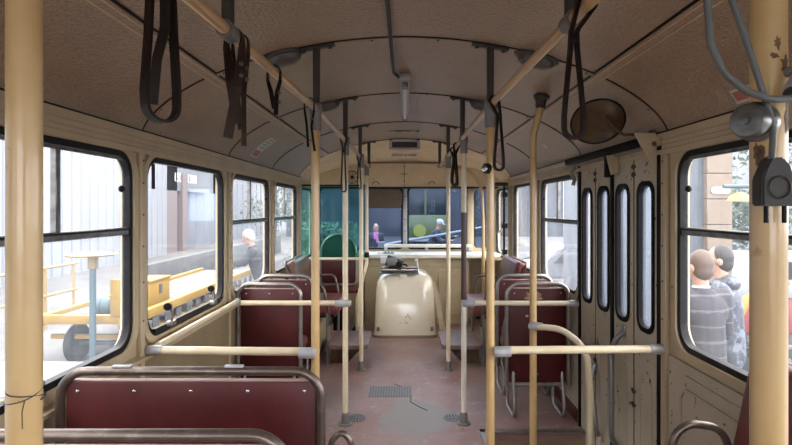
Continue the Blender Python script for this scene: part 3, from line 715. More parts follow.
for xx in (.92, .96, 1.0): decal('red_print', 5.40, 5.60, xx, xx+.02, M['fadedred'], parent=d, lift=.004)
decal('small_sticker', 3.50, 3.56, 1.04, 1.08, M['sticker'], 'small white square sticker above the door header, nearer of two', 'sticker', group='small white ceiling stickers')
decal('small_sticker', 4.02, 4.08, 1.06, 1.09, M['sticker'], 'small white square sticker on the ceiling edge above the far sliding window', 'sticker', group='small white ceiling stickers')
t = thing('wall_label', (1.15, 1.78, 1.8), 'small red and white label on the ceiling edge behind the buzzer', 'sticker')
d = decal('label_paper', 1.70, 1.86, 1.14, 1.17, M['sticker'], parent=t)
decal('label_red', 1.76, 1.85, 1.146, 1.165, M['stickred'], parent=t, lift=.004)

# ------------------------------------------------------------------ hand straps
BAND = lambda w_, t_: [(-w_/2, -t_/2), (w_/2, -t_/2), (w_/2, t_/2), (-w_/2, t_/2)]
def loop_strap(sx, y, zb, wid, bw, m, label, dx=0, tw=0, th=.0035, par=False):
    X0 = rail_x(sx, y); x = X0+dx; zr = rail_z(sx, y); b = MB(); pts = []
    t = thing('hand_strap', (x, y, zb), label, 'hand strap', 'leather hand straps')
    n = 10; half = wid/2
    for i in range(n+1):
        a = math.pi-math.pi*i/n; pts.append((X0+.021*math.cos(a), zr+.021*math.sin(a)))
    neck = zr-.06
    right = [(x+.006, neck), (x+.008, neck-.04), (x+half*.75, (neck+zb)/2-.01), (x+half, zb+.05)]
    bot = [(x+half*math.cos(a), zb+half*.9+half*.9*math.sin(a)) for a in [-math.pi*i/8 for i in range(9)]]
    left = [(x-half, zb+.05), (x-half*.75, (neck+zb)/2-.01), (x-.008, neck-.04), (x-.006, neck)]
    P = pts+right+bot+left
    if par:
        P = pts+[(x+half*.7, zr-.08), (x+half*.8, (zr+zb)/2), (x+half, zb+.06)]+bot+[(x-half*1.05, zb+.05), (x-half*.8, (zr+zb)/2), (x-half*.7, zr-.08)]
    c, s = math.cos(tw), math.sin(tw)
    P3 = [(x+(u-x)*c, y+(u-x)*s, v) for u, v in P]
    P3 = fillet(P3, .03, 3, True)
    b.sweep(P3, BAND(bw, th), True, up=(-s, c, 0)); b.build('leather_loop', m, t)
    if par:
        MB().sweep(fillet([(x+half*.4, y-.012, zr-.03), (x+half*.45, y-.016, 1.75), (x+half*.1, y-.022, zb+.10), (x-half*.1, y-.024, zb+.025)], .05, 4), BAND(bw*.8, .004), up=(1, .35, 0)).build('strap_tail', m, t)
        return
    b = MB(); b.box((x, y, neck-.02), (.022, bw*1.15, .016), Matrix.Rotation(tw, 3, 'Z'), .003); b.build('strap_keeper', M['black'], t)
loop_strap(-1, .90, 1.597, .058, .019, M['leather'], 'broad dark leather loop strap hanging closest to the camera on the driver side', .044, 1.0, .006, True)
loop_strap(1, 1.21, 1.610, .046, .012, M['leather'], 'slim black loop strap hanging in front of the round mirror', -.030, .1, .009)
loop_strap(1, 2.30, 1.615, .040, .012, M['leather'], 'slim black loop strap hanging beside the yellow pole of the door cross bar', .022, .1, .011)
loop_strap(-1, 3.44, 1.556, .030, .014, M['leatherbr'], 'narrow brown loop strap hanging in front of the aisle pole beside the drain', .0, .1, .011)
loop_strap(-1, 4.60, 1.617, .032, .014, M['leatherbr'], 'narrow brown loop strap hanging on the farther cream pole of the driver side', .0, .1, .011)
loop_strap(1, 3.95, 1.615, .040, .016, M['leather'], 'dark loop strap farther down the door side rail, nearer of a tangled pair', -.01, .2, .012)
loop_strap(1, 4.25, 1.640, .05, .016, M['leather'], 'dark loop strap farther down the door side rail, farther of a tangled pair', .01, .5, .012)
def tail_strap(sx, y, z1, z2, bw, m, label, spread=.02):
    x = rail_x(sx, y); zr = rail_z(sx, y); t = thing('hand_strap', (x, y, z1), label, 'hand strap', 'leather hand straps')
    arc = [(x+.021*math.cos(a), y, zr+.021*math.sin(a)) for a in [math.pi-math.pi*i/8 for i in range(9)]]
    P = [(x-spread*.3, y+.01, z2), (x-.012, y+.004, (z2+zr)/2), (x-.020, y, zr-.03)]+arc+[(x+.020, y, zr-.03), (x+.010, y-.006, (z1+zr)/2), (x+spread, y-.01, z1)]
    Q = fillet(P, .03, 4)
    ups = [Vector((0, 1, 0)).lerp(Vector((1, .35, 0)), min(1, max(0, (zr-.01-q_.z)/.06))) for q_ in Q]
    MB().sweep(Q, BAND(bw, .004), False, up=ups).build('leather_band', m, t)
    for z in (zr-.07, zr-.10):
        b = MB(); b.lathe([(0, 0), (.006, 0), (.005, .003), (0, .004)], (x+.018, y-.004, z), (.5, -.9, 0), 12); b.build('rivet', M['darksteel'], t)
tail_strap(-1, 1.365, 1.630, 1.67, .024, M['leatherbr'], 'wide brown riveted strap folded over the rail, nearer one behind the first hanger', -.014)
tail_strap(-1, 1.41, 1.615, 1.66, .013, M['leatherbr'], 'thin brown riveted strap folded over the rail just behind the wide one', .012)
tail_strap(-1, 1.72, 1.752, 1.775, .014, M['leather'], 'short thin dark strap dangling in the gap between two driver side hangers', .008)
tail_strap(-1, 2.24, 1.69, 1.71, .010, M['leather'], 'thin dark strap ends dangling in front of the yellow pole on the driver side', .024)

# ------------------------------------------------------------------ near pole fittings: cable, buzzer, plug box
px, py = .413, .60
t = thing('buzzer', (.38, .575, 1.52), 'round grey metal buzzer strapped to the nearest pole on the door side', 'buzzer')
bc = Vector((.382, .572, 1.543)); ba = (-.80, -.60, -.05)
b = MB(); b.lathe([(.0195, -.002), (.0215, -.001), (.0215, .008), (.019, .010), (.0175, .010)], bc, ba, 28); b.build('buzzer_rim', M['buzz'], t)
b = MB(); b.lathe([(.0165, .006), (.0165, .010), (.018, .011), (.0185, .014), (.0185, .025), (.016, .030), (.008, .0315), (.0045, .032), (.0045, .036), (0, .037)], bc, ba, 32); b.build('buzzer_dome', M['buzz'], t)
b = MB(); b.lathe([(.017, -.001), (.018, -.003), (.018, -.009), (.012, -.012), (0, -.012)], bc, ba, 20); b.build('buzzer_base', M['boxgrey'], t)
t = thing('plug_box', (.397, .555, 1.452), 'dark grey plug box with two prongs on the nearest pole, door side', 'plug')
cx_, yy_ = .3965, .560
b = MB(); b.prism([(cx_+u, yy_, v) for u, v in ((-.017, 1.452), (.018, 1.452), (.018, 1.482), (.010, 1.495), (.007, 1.504), (-.007, 1.504), (-.010, 1.495), (-.017, 1.482))], (0, .019, 0))
bmesh.ops.bevel(b.bm, geom=b.bm.edges[:], offset=.0018, segments=2, affect='EDGES'); b.build('plug_body', M['boxgrey'], t)
b = MB(); b.sweep([(cx_+.0005+.0115*math.cos(a*.314), yy_-.001, 1.472+.0115*math.sin(a*.314)) for a in range(20)], [(.0014, 0), (0, .0014), (-.0014, 0), (0, -.0014)], True); b.build('plug_ring', M['hang'], t)
for dx in (-.008, .0115): MB().cone((cx_+dx, yy_+.008, 1.453), (cx_+dx, yy_+.008, 1.434), .0024, .0024, 10).build('plug_prong', M['black'], t)
b = MB(); b.tube([(.308, .54, 1.90), (.309, .54, 1.665), (.313, .54, 1.617), (.327, .54, 1.587), (.348, .54, 1.570), (.373, .54, 1.561), (.398, .545, 1.563), (.44, .56, 1.58)], .0038, 10, .03)
tag(b.build('grey_cable', M['cable']), 'grey cable looping down from the ceiling past the buzzer to the pipe clamp', 'cable', 'grey cables')
b = MB(); b.tube([(.335, .555, 1.90), (.340, .555, 1.68), (.360, .553, 1.618), (.3735, .553, 1.575), (.386, .553, 1.535), (.393, .566, 1.500)], .0034, 10, .03)
tag(b.build('grey_cable', M['cable']), 'grey cable running straight down into the plug box', 'cable', 'grey cables')
t = thing('pole_clamp', (.43, .56, 1.56), 'light grey pipe piece held beside the top of the nearest pole, door side', 'clamp')
b = MB(); b.cone((.410, .555, 1.570), (.475, .575, 1.655), .0125, .0135, 20); b.build('clamp_tube', M['clampl'], t)
b = MB(); b.cone((.4085, .5545, 1.568), (.4105, .5552, 1.5707), .0105, .0105, 18); b.build('clamp_bore', M['boxgrey'], t)
b = MB(); b.cone((.428, .562, 1.60), (.422, .585, 1.60), .006, .006, 10); b.build('clamp_bolt', M['clamp'], t)
def chip(ang, z, wa, h, seed):
    rnd = random.Random(seed); b = MB(); n = 16; c = b.bm.verts.new((px+.0189*math.cos(ang), py+.0189*math.sin(ang), z)); R_ = []
    for i in range(n):
        a = i/n*6.283; k_ = 1+.45*rnd.uniform(-1, 1); u = ang+wa*k_*math.cos(a); R_.append(b.bm.verts.new((px+.0188*math.cos(u), py+.0188*math.sin(u), z+h*k_*math.sin(a))))
    for i in range(n): b.face([c, R_[i], R_[(i+1) % n]])
    b.build('paint_chip', M['chipbr'], NP)
chip(R(218), 1.500, .32, .009, 1); chip(R(236), 1.494, .25, .006, 2); chip(R(290), 1.61, .3, .009, 3); chip(R(255), 1.618, .22, .004, 4); chip(R(300), 1.55, .2, .02, 5); chip(R(205), 1.512, .3, .012, 6); chip(R(262), 1.632, .22, .008, 7)
# stop button on the pole by the door
t = thing('stop_button', (.36, 2.38, 1.63), 'small round stop button with dark rim on the pole by the door cross bar', 'button')
MB().lathe([(.024, 0), (.024, .016), (.018, .020)], (.375, 2.385, 1.628), (-.8, -.6, 0), 18).build('button_rim', M['black'], t)
MB().lathe([(.018, .016), (.015, .026), (0, .029)], (.375, 2.385, 1.628), (-.8, -.6, 0), 18).build('button_cap', M['chrome'], t)

# ------------------------------------------------------------------ seats
def seat(w_, label, fm, patch=False, cushion_y=.36):
    t = thing('passenger_seat', (0, 0, 0), label, 'seat', 'maroon passenger seats')
    MB().box((w_/2, .012, .565), (w_-.062, .024, .65), None, .006).build('back_panel', M['maroon'], t)
    MB().box((w_/2, .014, .892), (w_-.075, .020, .006), None, .002, 1).build('panel_edge', M['edge'], t)  # pale strip paints the light on the top edge of the panel
    MB().tube([(.015, 0, .22), (.015, 0, .925), (w_-.015, 0, .925), (w_-.015, 0, .22)], .0145, 14, .085, n=7).build('back_frame', fm, t)
    MB().tube([(.015, 0, .225), (w_-.015, 0, .225)], .012, 10).build('lower_rail', fm, t)
    MB().box((w_/2, .04, .70), (w_-.09, .035, .32), None, .015, 3).build('backrest_pad', M['maroonpad'], t)
    MB().box((w_/2, .04+cushion_y/2, .445), (w_-.07, cushion_y, .085), None, .03, 3).build('seat_cushion', M['maroonpad'], t)
    for x in (.06, w_-.06):
        MB().tube([(x, .035, .40), (x, -.02, .20), (x, -.07, .012), (x, .04+cushion_y*.5, .012), (x, .03+cushion_y*.6, .40)], .0125, 12, .06).build('sled_leg', fm, t)
    MB().tube([(.015, 0, .72), (-.018 if 0 else .0, .05, .60), (.0, .10, .36), (.02, .04, .20)], .010, 10, .04).build('side_hoop', fm, t)
    for x in ((.07, w_*.29, w_/2, w_*.71, w_-.07) if w_ > .6 else (.07, w_/2, w_-.07)):
        for z in (.86, .30): MB().ball((x, -.001, z), (.006, .003, .006), 8).build('screw', M['chrome'], t)
    return t
s = seat(.87, 'nearest maroon double seat, only its top frame showing at the bottom edge', M['darksteel'], cushion_y=.34); s.location = (-1.125, 1.22, 0)
c = copy_tree(s); c.location = (-1.125, 1.70, 0); c['label'] = 'maroon double seat whose full back panel faces the camera beside the near pole'
MB().tube([(-.262, 1.70, .56), (-.235, 1.70, .70), (-.205, 1.70, .735), (-.175, 1.70, .70), (-.17, 1.72, .56), (-.22, 1.73, .50)], .010, 12, .03).build('grab_hoop', M['darksteel'], c)
for x_ in (-.91, -.55): MB().box((x_, 1.70, .941), (.06, .02, .006), None, .002).build('frame_clip', M['clampl'], c)
s = seat(.46, 'maroon single seat behind the cream cross bar on the driver side', M['steel']); s.location = (-1.165, 3.64, 0)
c = copy_tree(s); c.location = (-1.155, 4.08, 0); c['label'] = 'second maroon single seat on the driver side, just ahead of the first'
c = copy_tree(s); c.location = (.69, 3.66, 0); c['label'] = 'maroon single seat with an ochre worn patch behind the door side cross bar'
rnd = random.Random(3); pl = []
for i in range(18):
    a = i/18*2*math.pi; rr_ = 1+.28*rnd.uniform(-1, 1); pl.append((.69+.20+.058*rr_*math.cos(a), 3.655, .838+.036*rr_*math.sin(a)))
MB().prism(pl, (0, .004, 0)).build('worn_patch', M['patch'], c)
for (x, z) in ((.845, .70), (.80, .79), (1.05, .60)): MB().ball((x, 3.659, z), (.012, .003, .008), 8).build('worn_spot', M['edge'], c)
c = copy_tree(s); c.location = (.70, 4.10, 0); c['label'] = 'second maroon single seat on the door side, just ahead of the patched one'

def side_seat(sx, y0, y1, label, padm, bz=(.60, .955), front_x=.62, ax=.70, tilt=16, az=.735, bx=0):
    t = thing('side_bench', (sx*.9, (y0+y1)/2, 0), label, 'seat', 'sideways benches along the walls')
    L_ = y1-y0; yc = (y0+y1)/2
    rot = Matrix.Rotation(sx*R(tilt), 3, 'Y')
    MB().box((sx*(1.03+(16-tilt)*.003+bx), yc, (bz[0]+bz[1])/2), (.085, L_, bz[1]-bz[0]), rot, .035, 4).build('backrest', padm, t)
    x0 = sx*1.045; x1 = sx*1.135
    MB().tube([(sx*.99, y0-.0, bz[0]-.05), (sx*1.125, y0-.0, bz[1]-.015), (sx*1.125, y1+.0, bz[1]-.015), (sx*.99, y1+.0, bz[0]-.05)], .012, 12, .06).build('back_frame', M['darksteel'], t)
    MB().box((sx*(front_x+.97)/2, yc, .495), (.97-front_x, L_, .10), None, .035, 4).build('seat_cushion', M['maroonpad'], t)
    for y in (y0-.02, y1+.02):
        MB().tube([(sx*1.06, y, .60), (sx*1.0, y, az-.02), (sx*(ax+.06), y, az), (sx*ax, y, .45), (sx*ax, y, .36)], .0125, 12, .07).build('armrest', M['darksteel'], t)
        MB().tube([(sx*(ax+.02), y, .47), (sx*(ax+.02), y, .0)], .014, 12).build('leg', M['clamp'], t)
    MB().b2(sx*(front_x+.04), sx*1.0, y0+.03, y1-.03, .42, .45, .006).build('seat_base', M['black'], t)
    return t
side_seat(-1, 4.92, 5.68, 'worn brown padded bench against the driver side wall near the partition', M['brownpad'])
side_seat(1, 4.86, 5.62, 'maroon padded bench against the wall just behind the front door', M['maroonpad'])
side_seat(1, 1.17, 1.65, 'maroon side bench at the lower corner with a dark tube armrest', M['maroonpad'], (.52, 1.0), .86, .80, 12, .775, .02)

# wheel arches and foot platforms
for sx, nm in ((-1, 'driver'), (1, 'door')):
    t = thing('wheel_arch', (sx*.98, 5.25, 0), 'low dark wheel arch box under the %s side bench' % nm, 'wheel arch', 'wheel arches')
    MB().b2(sx*.80, sx*1.158, 4.90, 5.70, 0, .34, .06, 4).build('arch_box', M['khaki'], t)
    t = thing('foot_platform', (sx*.55, 5.05, 0), 'brown foot platform raised off the floor before the %s side bench' % nm, 'platform', 'foot platforms')
    P = fillet([(sx*.335, 4.76, .175), (sx*.335, 5.34, .175), (sx*.70, 5.34, .175), (sx*.70, 4.76, .175)], .05, 5, True)
    b = MB(); b.prism(P, (0, 0, .035)); bmesh.ops.bevel(b.bm, geom=[e for e in b.bm.edges if e.calc_length() > .0], offset=.006, segments=2, affect='EDGES'); b.build('platform_top', M['platform'], t)
    b = MB(); b.prism([(sx*.37, 4.93, .176), (sx*.69, 4.93, .176), (sx*.69, 4.93, .0), (sx*.54, 4.93, .0)], (0, .38, 0)); b.build('platform_base', M['mirrorbk'], t)

# ------------------------------------------------------------------ front: partition, driver seat, engine cover, dashboard
t = thing('driver_partition', (-.8, 5.9, .86), 'green tinted glass screen with a cream lower bar behind the driver', 'screen')
MB().b2(-1.165, -.445, 5.90, 5.905, .90, 1.70).build('screen_glass', M['greenpane'], t)
MB().tube([(-1.165, 5.90, .883), (-.44, 5.90, .883)], .016, 14).build('lower_bar', M['polepale'], t)
MB().b2(-1.168, -.44, 5.892, 5.913, 1.695, 1.712).build('upper_channel', M['gasket'], t)
MB().b2(-1.172, -1.155, 5.89, 5.915, .86, 1.70).build('side_channel', M['clampl'], t)
hbar('cross_bar', [(.86, 5.80, .883), (1.165, 5.80, .883)], M['pole'], 'short yellow bar between the arched rail and the wall by the front door', [((1.175, 5.80, .883), (-1, 0, 0))], r=.015, sl=.03)
t = thing('driver_chair', (-.775, 6.3, 0), 'driver seat with a rounded back painted with the green glass tint and a maroon lower part behind the screen', 'seat')
b = MB(); O = [(-.95, .56), (-.60, .56)]; 
def seatback(g): 
    pts = [(-.775-.205+g, .56+g)] + [(-.775-.205+g, .80)] + [(-.775+(.205-g)*math.cos(math.pi-math.pi*i/12), .93+(.21-g)*math.sin(math.pi*i/12)) for i in range(13)] + [(-.775+.205-g, .80), (-.775+.205-g, .56+g)]
    return pts
b = MB(); b.prism(front(6.16, seatback(.012)), (0, .07, 0)); bmesh.ops.bevel(b.bm, geom=[e for e in b.bm.edges], offset=.008, segments=2, affect='EDGES'); b.build('seat_back', M['green'], t)  # seat back carries the tint of the glass in its own colour
MB().tube(fillet(front(6.165, seatback(0)), .05, 4, True), .015, 10, closed=True).build('back_frame', M['steel'], t)
MB().b2(-.965, -.585, 6.135, 6.165, .575, .86, .02).build('lower_panel', M['maroon'], t)
MB().box((-.775, 6.34, .50), (.42, .30, .10), None, .03, 3).build('seat_cushion', M['maroonpad'], t)
MB().b2(-.85, -.70, 6.24, 6.44, 0, .45, .01).build('seat_pedestal', M['black'], t)
t = thing('steering_wheel', (-.775, 6.66, .9), 'dark steering wheel in front of the driver seat', 'steering wheel')
q = Matrix.Rotation(R(28), 3, 'X')
MB().sweep([Vector((-.775, 6.54, .90))+q@Vector((.185*math.cos(a*.19635), .185*math.sin(a*.19635), 0)) for a in range(32)], [(.013*math.cos(a*.785), .013*math.sin(a*.785)) for a in range(8)], True).build('wheel_rim', M['black'], t)
b = MB()
for a in (0, 2.094, 4.189): b.cone((-.775, 6.54, .90), Vector((-.775, 6.54, .90))+q@Vector((.185*math.sin(a), .185*math.cos(a), 0)), .009, .009, 8)
b.build('wheel_spokes', M['black'], t)
MB().tube([(-.775, 6.54, .90), (-.775, 6.60, .35), (-.775, 6.61, 0)], .022, 10).build('steering_column', M['boxgrey'], t)
t = thing('gear_lever', (-.60, 6.05, 0), 'black gear lever standing on the cab floor beside the engine cover', 'lever')
MB().tube([(-.56, 6.10, .0), (-.57, 6.06, .2), (-.53, 6.0, .48)], .010, 10, .05).build('lever_rod', M['black'], t)
MB().ball((-.53, 6.0, .50), .026, 12).build('lever_knob', M['black'], t)
MB().lathe([(.07, 0), (.06, .03), (.03, .08), (.012, .10)], (-.56, 6.10, 0), seg=18).build('lever_boot', M['rubber'], t)

# engine cover
t = thing('engine_cover', (0, 6.2, 0), 'large rounded cream enamel engine cover on the floor at the front', 'engine cover')
def sect(z, hw, y0, y1, r, n=6): return [(p[0], p[1], z) for p in rrect(-hw, y0, hw, y1, r, n)]
b = MB(); S = [(.02, .355, 5.895, 6.58, .10), (.10, .348, 5.905, 6.58, .11), (.30, .342, 5.925, 6.58, .13), (.50, .335, 5.96, 6.58, .15), (.60, .320, 5.99, 6.58, .16), (.66, .285, 6.03, 6.58, .16), (.70, .23, 6.09, 6.58, .15), (.722, .17, 6.16, 6.56, .12), (.73, .08, 6.25, 6.5, .07)]
rows = [[b.bm.verts.new(p) for p in sect(*s_)] for s_ in S]
for a, c in zip(rows, rows[1:]):
    for j in range(len(a)): b.face([a[j], a[(j+1) % len(a)], c[(j+1) % len(a)], c[j]])
b.face(rows[-1]); b.face(rows[0][::-1]); b.build('cover_shell', M['hood'], t, 60)
b = MB(); b.ring(sect(.0, .372, 5.875, 6.585, .10), sect(.0, .345, 5.905, 6.57, .09), (0, 0, .028)); b.build('rubber_rim', M['hoodrim'], t)
for x in (-.30, .30): MB().box((x, 5.90, .10), (.03, .012, .05), None, .003).build('fixing_clip', M['steel'], t)
rnd = random.Random(5); b = MB()
for i in range(7):
    x, z = rnd.uniform(-.05, .06), rnd.uniform(.13, .27); b.box((x, 5.93-.0+(0 if z < .25 else .0)-.018, z), (.004, .004, rnd.uniform(.02, .06)), Matrix.Rotation(rnd.uniform(-1, 1), 3, 'Y'))
b.build('paint_scratch', M['black'], t)
t = thing('ticket_machine', (-.1, 6.0, .73), 'grey and black ticket machine on a chrome roller on top of the engine cover', 'ticket machine')
MB().cone((-.27, 6.04, .745), (.15, 6.04, .745), .032, .032, 20).build('chrome_roller', M['chrome'], t)
MB().b2(-.29, .16, 5.99, 6.085, .700, .712, .004).build('machine_tray', M['clamp'], t)
MB().b2(-.06, .02, 6.01, 6.07, .64, .70, .006).build('tray_foot', M['hood'], t)
MB().box((-.12, 6.05, .825), (.20, .11, .12), Matrix.Rotation(R(20), 3, 'Y'), .014).build('machine_body', M['boxgrey'], t)
MB().box((-.15, 5.985, .845), (.12, .03, .09), Matrix.Rotation(R(-14), 3, 'Y'), .01).build('machine_face', M['clamp'], t)
MB().box((-.245, 6.03, .86), (.07, .06, .08), None, .008).build('paper_roll', M['white'], t)
MB().tube([(-.05, 6.03, .80), (.0, 6.0, .81), (.03, 5.99, .79)], .010, 8).build('machine_crank', M['black'], t)
MB().lathe([(0, 0), (.035, 0), (.035, .02), (0, .022)], (-.07, 5.99, .81), (0, -1, 0), 18).build('machine_dial', M['black'], t)
t = thing('white_lever', (.13, 6.12, .73), 'small white lever beside the ticket machine', 'lever')
MB().tube([(.15, 6.12, .72), (.14, 6.10, .80), (.13, 6.08, .84)], .012, 10, .03).build('lever_arm', M['white'], t)
MB().box((.13, 6.08, .85), (.035, .03, .03), None, .006).build('lever_head', M['white'], t)
t = thing('plywood_offcut', (.38, 5.95, 0), 'pale plywood offcut leaning against the side of the engine cover', 'board')
MB().prism([(.318, 5.84, .63), (.338, 5.84, .62), (.455, 5.84, .10), (.43, 5.84, .0), (.39, 5.84, .05), (.335, 5.84, .45)], (0, .018, 0)).build('board_face', M['wood'], t)

# dashboard
t = thing('dashboard', (0, 6.7, 0), 'cream dashboard with a white ledge below the windscreen', 'dashboard')
MB().b2(-.52, 1.17, 6.44, 6.89, .835, .885, .012, 3).build('dashboard_ledge', M['dash'], t)
MB().b2(-.50, .80, 6.60, 6.89, 0, .836, .004, 1).build('dashboard_front', M['cream'], t)
MB().b2(-.50, .80, 6.585, 6.60, .72, .80, .004, 1).build('dashboard_band', M['cream'], t)
b = MB(); b.ring(front(6.585, rrect(.42, .12, .76, .68, .03)), front(6.585, rrect(.435, .135, .745, .665, .02)), (0, .02, 0)); b.build('access_panel', M['cream'], t)
MB().lathe([(0, 0), (.05, 0), (.05, .02), (0, .02)], (-.30, 6.55, .885), (0, 0, 1), 20).build('gauge_binnacle', M['white'], t)
MB().box((-.20, 6.52, .895), (.14, .05, .02), None, .006).build('switch_plate', M['clampl'], t)
for x in (-.24, -.2, -.16): MB().ball((x, 6.50, .908), .008, 8).build('switch', M['black'], t)
t = thing('driver_dashboard', (-.85, 6.8, 0), 'cream dashboard section in front of the driver seat', 'dashboard')
MB().b2(-1.17, -.53, 6.72, 6.89, .0, .85, .01).build('dashboard_front', M['cream'], t)
MB().b2(-1.17, -.53, 6.70, 6.89, .85, .885, .01).build('dashboard_ledge', M['dash'], t)
t = thing('windscreen_rail', (.3, 6.83, .93), 'pale bar running along the foot of the windscreen', 'bar')
MB().tube([(-.27, 6.83, .962), (.86, 6.83, .960)], .022, 12).build('rail_tube', M['dash'], t)
for x in (-.25, .28, .84): MB().b2(x-.02, x+.02, 6.82, 6.86, .887, .95, .004, 1).build('rail_foot', M['clampl'], t)
t = thing('sun_visor', (-.27, 6.8, 1.46), 'dark brown sun visor folded down over the windscreen middle', 'sun visor')
b = MB(); b.prism(front(6.78, rrect(-.50, 1.455, -.04, 1.695, .05)), (0, .012, 0)); b.build('visor_panel', M['visor'], t)
b = MB(); b.sweep(front(6.786, rrect(-.50, 1.455, -.04, 1.695, .05)), [(.006, 0), (0, .006), (-.006, 0), (0, -.006)], True); b.build('visor_edge', M['black'], t)

# front door on the right side: post, hinge gear and hand rail
t = thing('front_door_gear', (1.12, 6.0, .9), 'dark hinge rod and door gear beside the front door opening', 'door gear')
MB().cone((1.13, 6.02, .2), (1.13, 6.02, 1.72), .012, .012, 10).build('hinge_rod', M['black'], t)
for z in (1.60, 1.25, .95): MB().b2(1.105, 1.165, 5.99, 6.05, z-.03, z+.03, .006).build('hinge_block', M['hang'], t)
MB().b2(1.02, 1.165, 5.97, 6.06, 1.70, 1.74, .006).build('gear_arm', M['boxgrey'], t)
MB().tube([(1.16, 6.3, 1.2), (1.11, 6.3, 1.15), (1.11, 6.25, .95), (1.16, 6.2, .9)], .010, 10, .04).build('door_grip', M['chrome'], t)

# ------------------------------------------------------------------ floor plates
t = thing('floor_plate', (-.115, 4.16, 0), 'rectangular chequered metal hatch in the aisle floor', 'floor hatch')
MB().b2(-.285, .055, 4.05, 4.28, -.005, .004, .001, 1).build('hatch_plate', M['clamp'], t)
b = MB()
for i in range(16):
    for j in range(10):
        b.box((-.272+i*.0208, 4.062+j*.023, .0048), (.013, .0035, .002), Matrix.Rotation(R(45 if (i+j) % 2 else -45), 3, 'Z'))
b.build('tread_pattern', M['hang'], t)
for x, lb in ((-.335, 'round perforated drain in the floor beside the driver side aisle pole'), (.325, 'round perforated drain in the floor beside the sleeved aisle pole')):
    t = thing('floor_drain', (x, 3.64, 0), lb, 'floor drain', 'round floor drains')
    MB().lathe([(.066, -.004), (.066, .003), (.060, .004), (.0, .004)], (x, 3.65, 0), seg=28).build('drain_plate', M['clamp'], t)
    b = MB()
    for rr_, n in ((.048, 14), (.032, 9), (.016, 5)):
        for a in range(n): b.lathe([(.0055, 0), (.0055, .0012), (0, .0012)], (x+rr_*math.cos(a*6.283/n), 3.65+rr_*math.sin(a*6.283/n), .004), seg=6)
    b.build('drain_holes', M['black'], t)
b = MB(); b.tube([(-.09, 4.35, .0), (.0, 4.25, .001), (.05, 4.1, .001), (.04, 3.95, .001), (.10, 3.85, .001), (.16, 3.78, .001)], .003, 5)
tag(b.build('floor_crack', M['black']), 'thin dark crack running through the aisle linoleum past the hatch', 'crack')

# ------------------------------------------------------------------ outside
ZG = -.72
b = MB(); b.b2(-60, 60, -30, 90, ZG-.2, ZG); setting('ground', b, M['concrete'])
b = MB(); b.b2(-5.2, 7, 10.6, 40, ZG, ZG+.012); setting('road', b, M['asphalt'])
# pale corrugated hall
def hall(name, x, y0, y1, h, m, label, pitch=.5, doors=True):
    t = thing(name, (x-2, (y0+y1)/2, ZG), label, 'building')
    b = MB(); prof_ = []; y = y0
    while y < y1-1e-6:
        prof_ += [(x, y), (x, y+pitch*.8), (x-.05, y+pitch*.85), (x-.05, y+pitch*.95)]; y += pitch
    prof_ += [(x, y1), (x-3, y1), (x-3, y0)]
    b.prism([(p[0], p[1], ZG) for p in prof_], (0, 0, h)); b.build('corrugated_wall', m, t, 20)
    b = MB(); b.b2(x-3.1, x+.12, y0-.1, y1+.1, ZG+h, ZG+h+.2); b.build('roof_edge', M['iron'], t)
    return t
hall('storage_hall', -11, -16, 24.2, 7.0, M['shed'], 'long pale corrugated hall across the yard behind the flat wagon')
t = hall('cladded_shed', -11.6, 24.6, 62, 8.0, M['shedgrey'], 'grey blue cladded shed beyond the pale hall', 1.2)
MB().b2(-11.55, -11.3, 24.6, 26.2, ZG, 7.2).build('pink_wall_strip', M['pink'], t)
MB().b2(-11.5, -11.2, 26.6, 27.2, ZG, 3.2).build('wall_post', M['pink'], t)
sgn = MB().b2(-11.55, -11.3, 24.7, 30.4, 2.3, 3.5).build('sign_board', M['shedgrey'], t)
lettering('sign_lettering', '150 x 1300', .62, Matrix(((0, 0, 1, -11.29), (1, 0, 0, 27.2), (0, 1, 0, 2.95), (0, 0, 0, 1))), M['white'], sgn, .004)
b = MB(); b.b2(-6.3, -6.1, 12.2, 26, ZG, .10, .02); tag(b.build('barrier_wall', M['wallgrey']), 'low grey concrete wall in the yard behind the yellow beams', 'wall', kind='structure')
# flat wagon
t = thing('flat_wagon', (-4.3, 9.5, ZG), 'flat rail wagon with yellow beams parked in the yard', 'wagon')
MB().b2(-5.0, -3.72, 7.02, 7.12, -.10, .02, .01).build('end_beam', M['yellow'], t)
for x in (-3.76, -5.0): 
    q = MB().b2(x-.05, x+.05, 7.0, 13.0, -.16, -.02, .01).build('side_beam', M['yellow'], t)
b = MB()
for i in range(14): b.b2(-3.708, -3.700, 7.35+i*.4, 7.55+i*.4, -.30, -.17)
b.build('side_mesh', M['iron'], t)
MB().b2(-3.79, -3.71, 7.1, 13.0, -.36, -.31).build('lower_beam', M['yellow'], t)
b = MB()
for i in range(22): b.b2(-4.95, -3.8, 7.14+i*.27, 7.14+i*.27+.25, -.12, -.08)
b.build('deck', M['deck'], t)
for x in (-3.86, -4.62):
    for y in (7.45, 9.1, 11.8):
        wz = ZG+.27
        wq = MB().lathe([(.12, -.05), (.25, -.05), (.27, -.03), (.27, .03), (.25, .05), (.12, .05)], (x, y, wz), (1, 0, 0), 28).build('wheel', M['tyre'], t)
        MB().lathe([(0, -.03), (.13, -.03), (.13, .02), (.05, .05), (0, .06)], (x, y, wz), (1, 0, 0), 18).build('hub', M['iron'], wq)
for y in (7.45, 9.1, 11.8): MB().cone((-4.62, y, ZG+.27), (-3.86, y, ZG+.27), .035, .035, 10).build('axle', M['iron'], t)
MB().b2(-3.90, -3.72, 6.98, 7.12, .02, .50, .01).build('stake_post', M['yellow'], t)
MB().b2(-4.9, -3.9, 7.3, 7.36, -.36, -.30).build('cross_beam', M['yellow'], t)
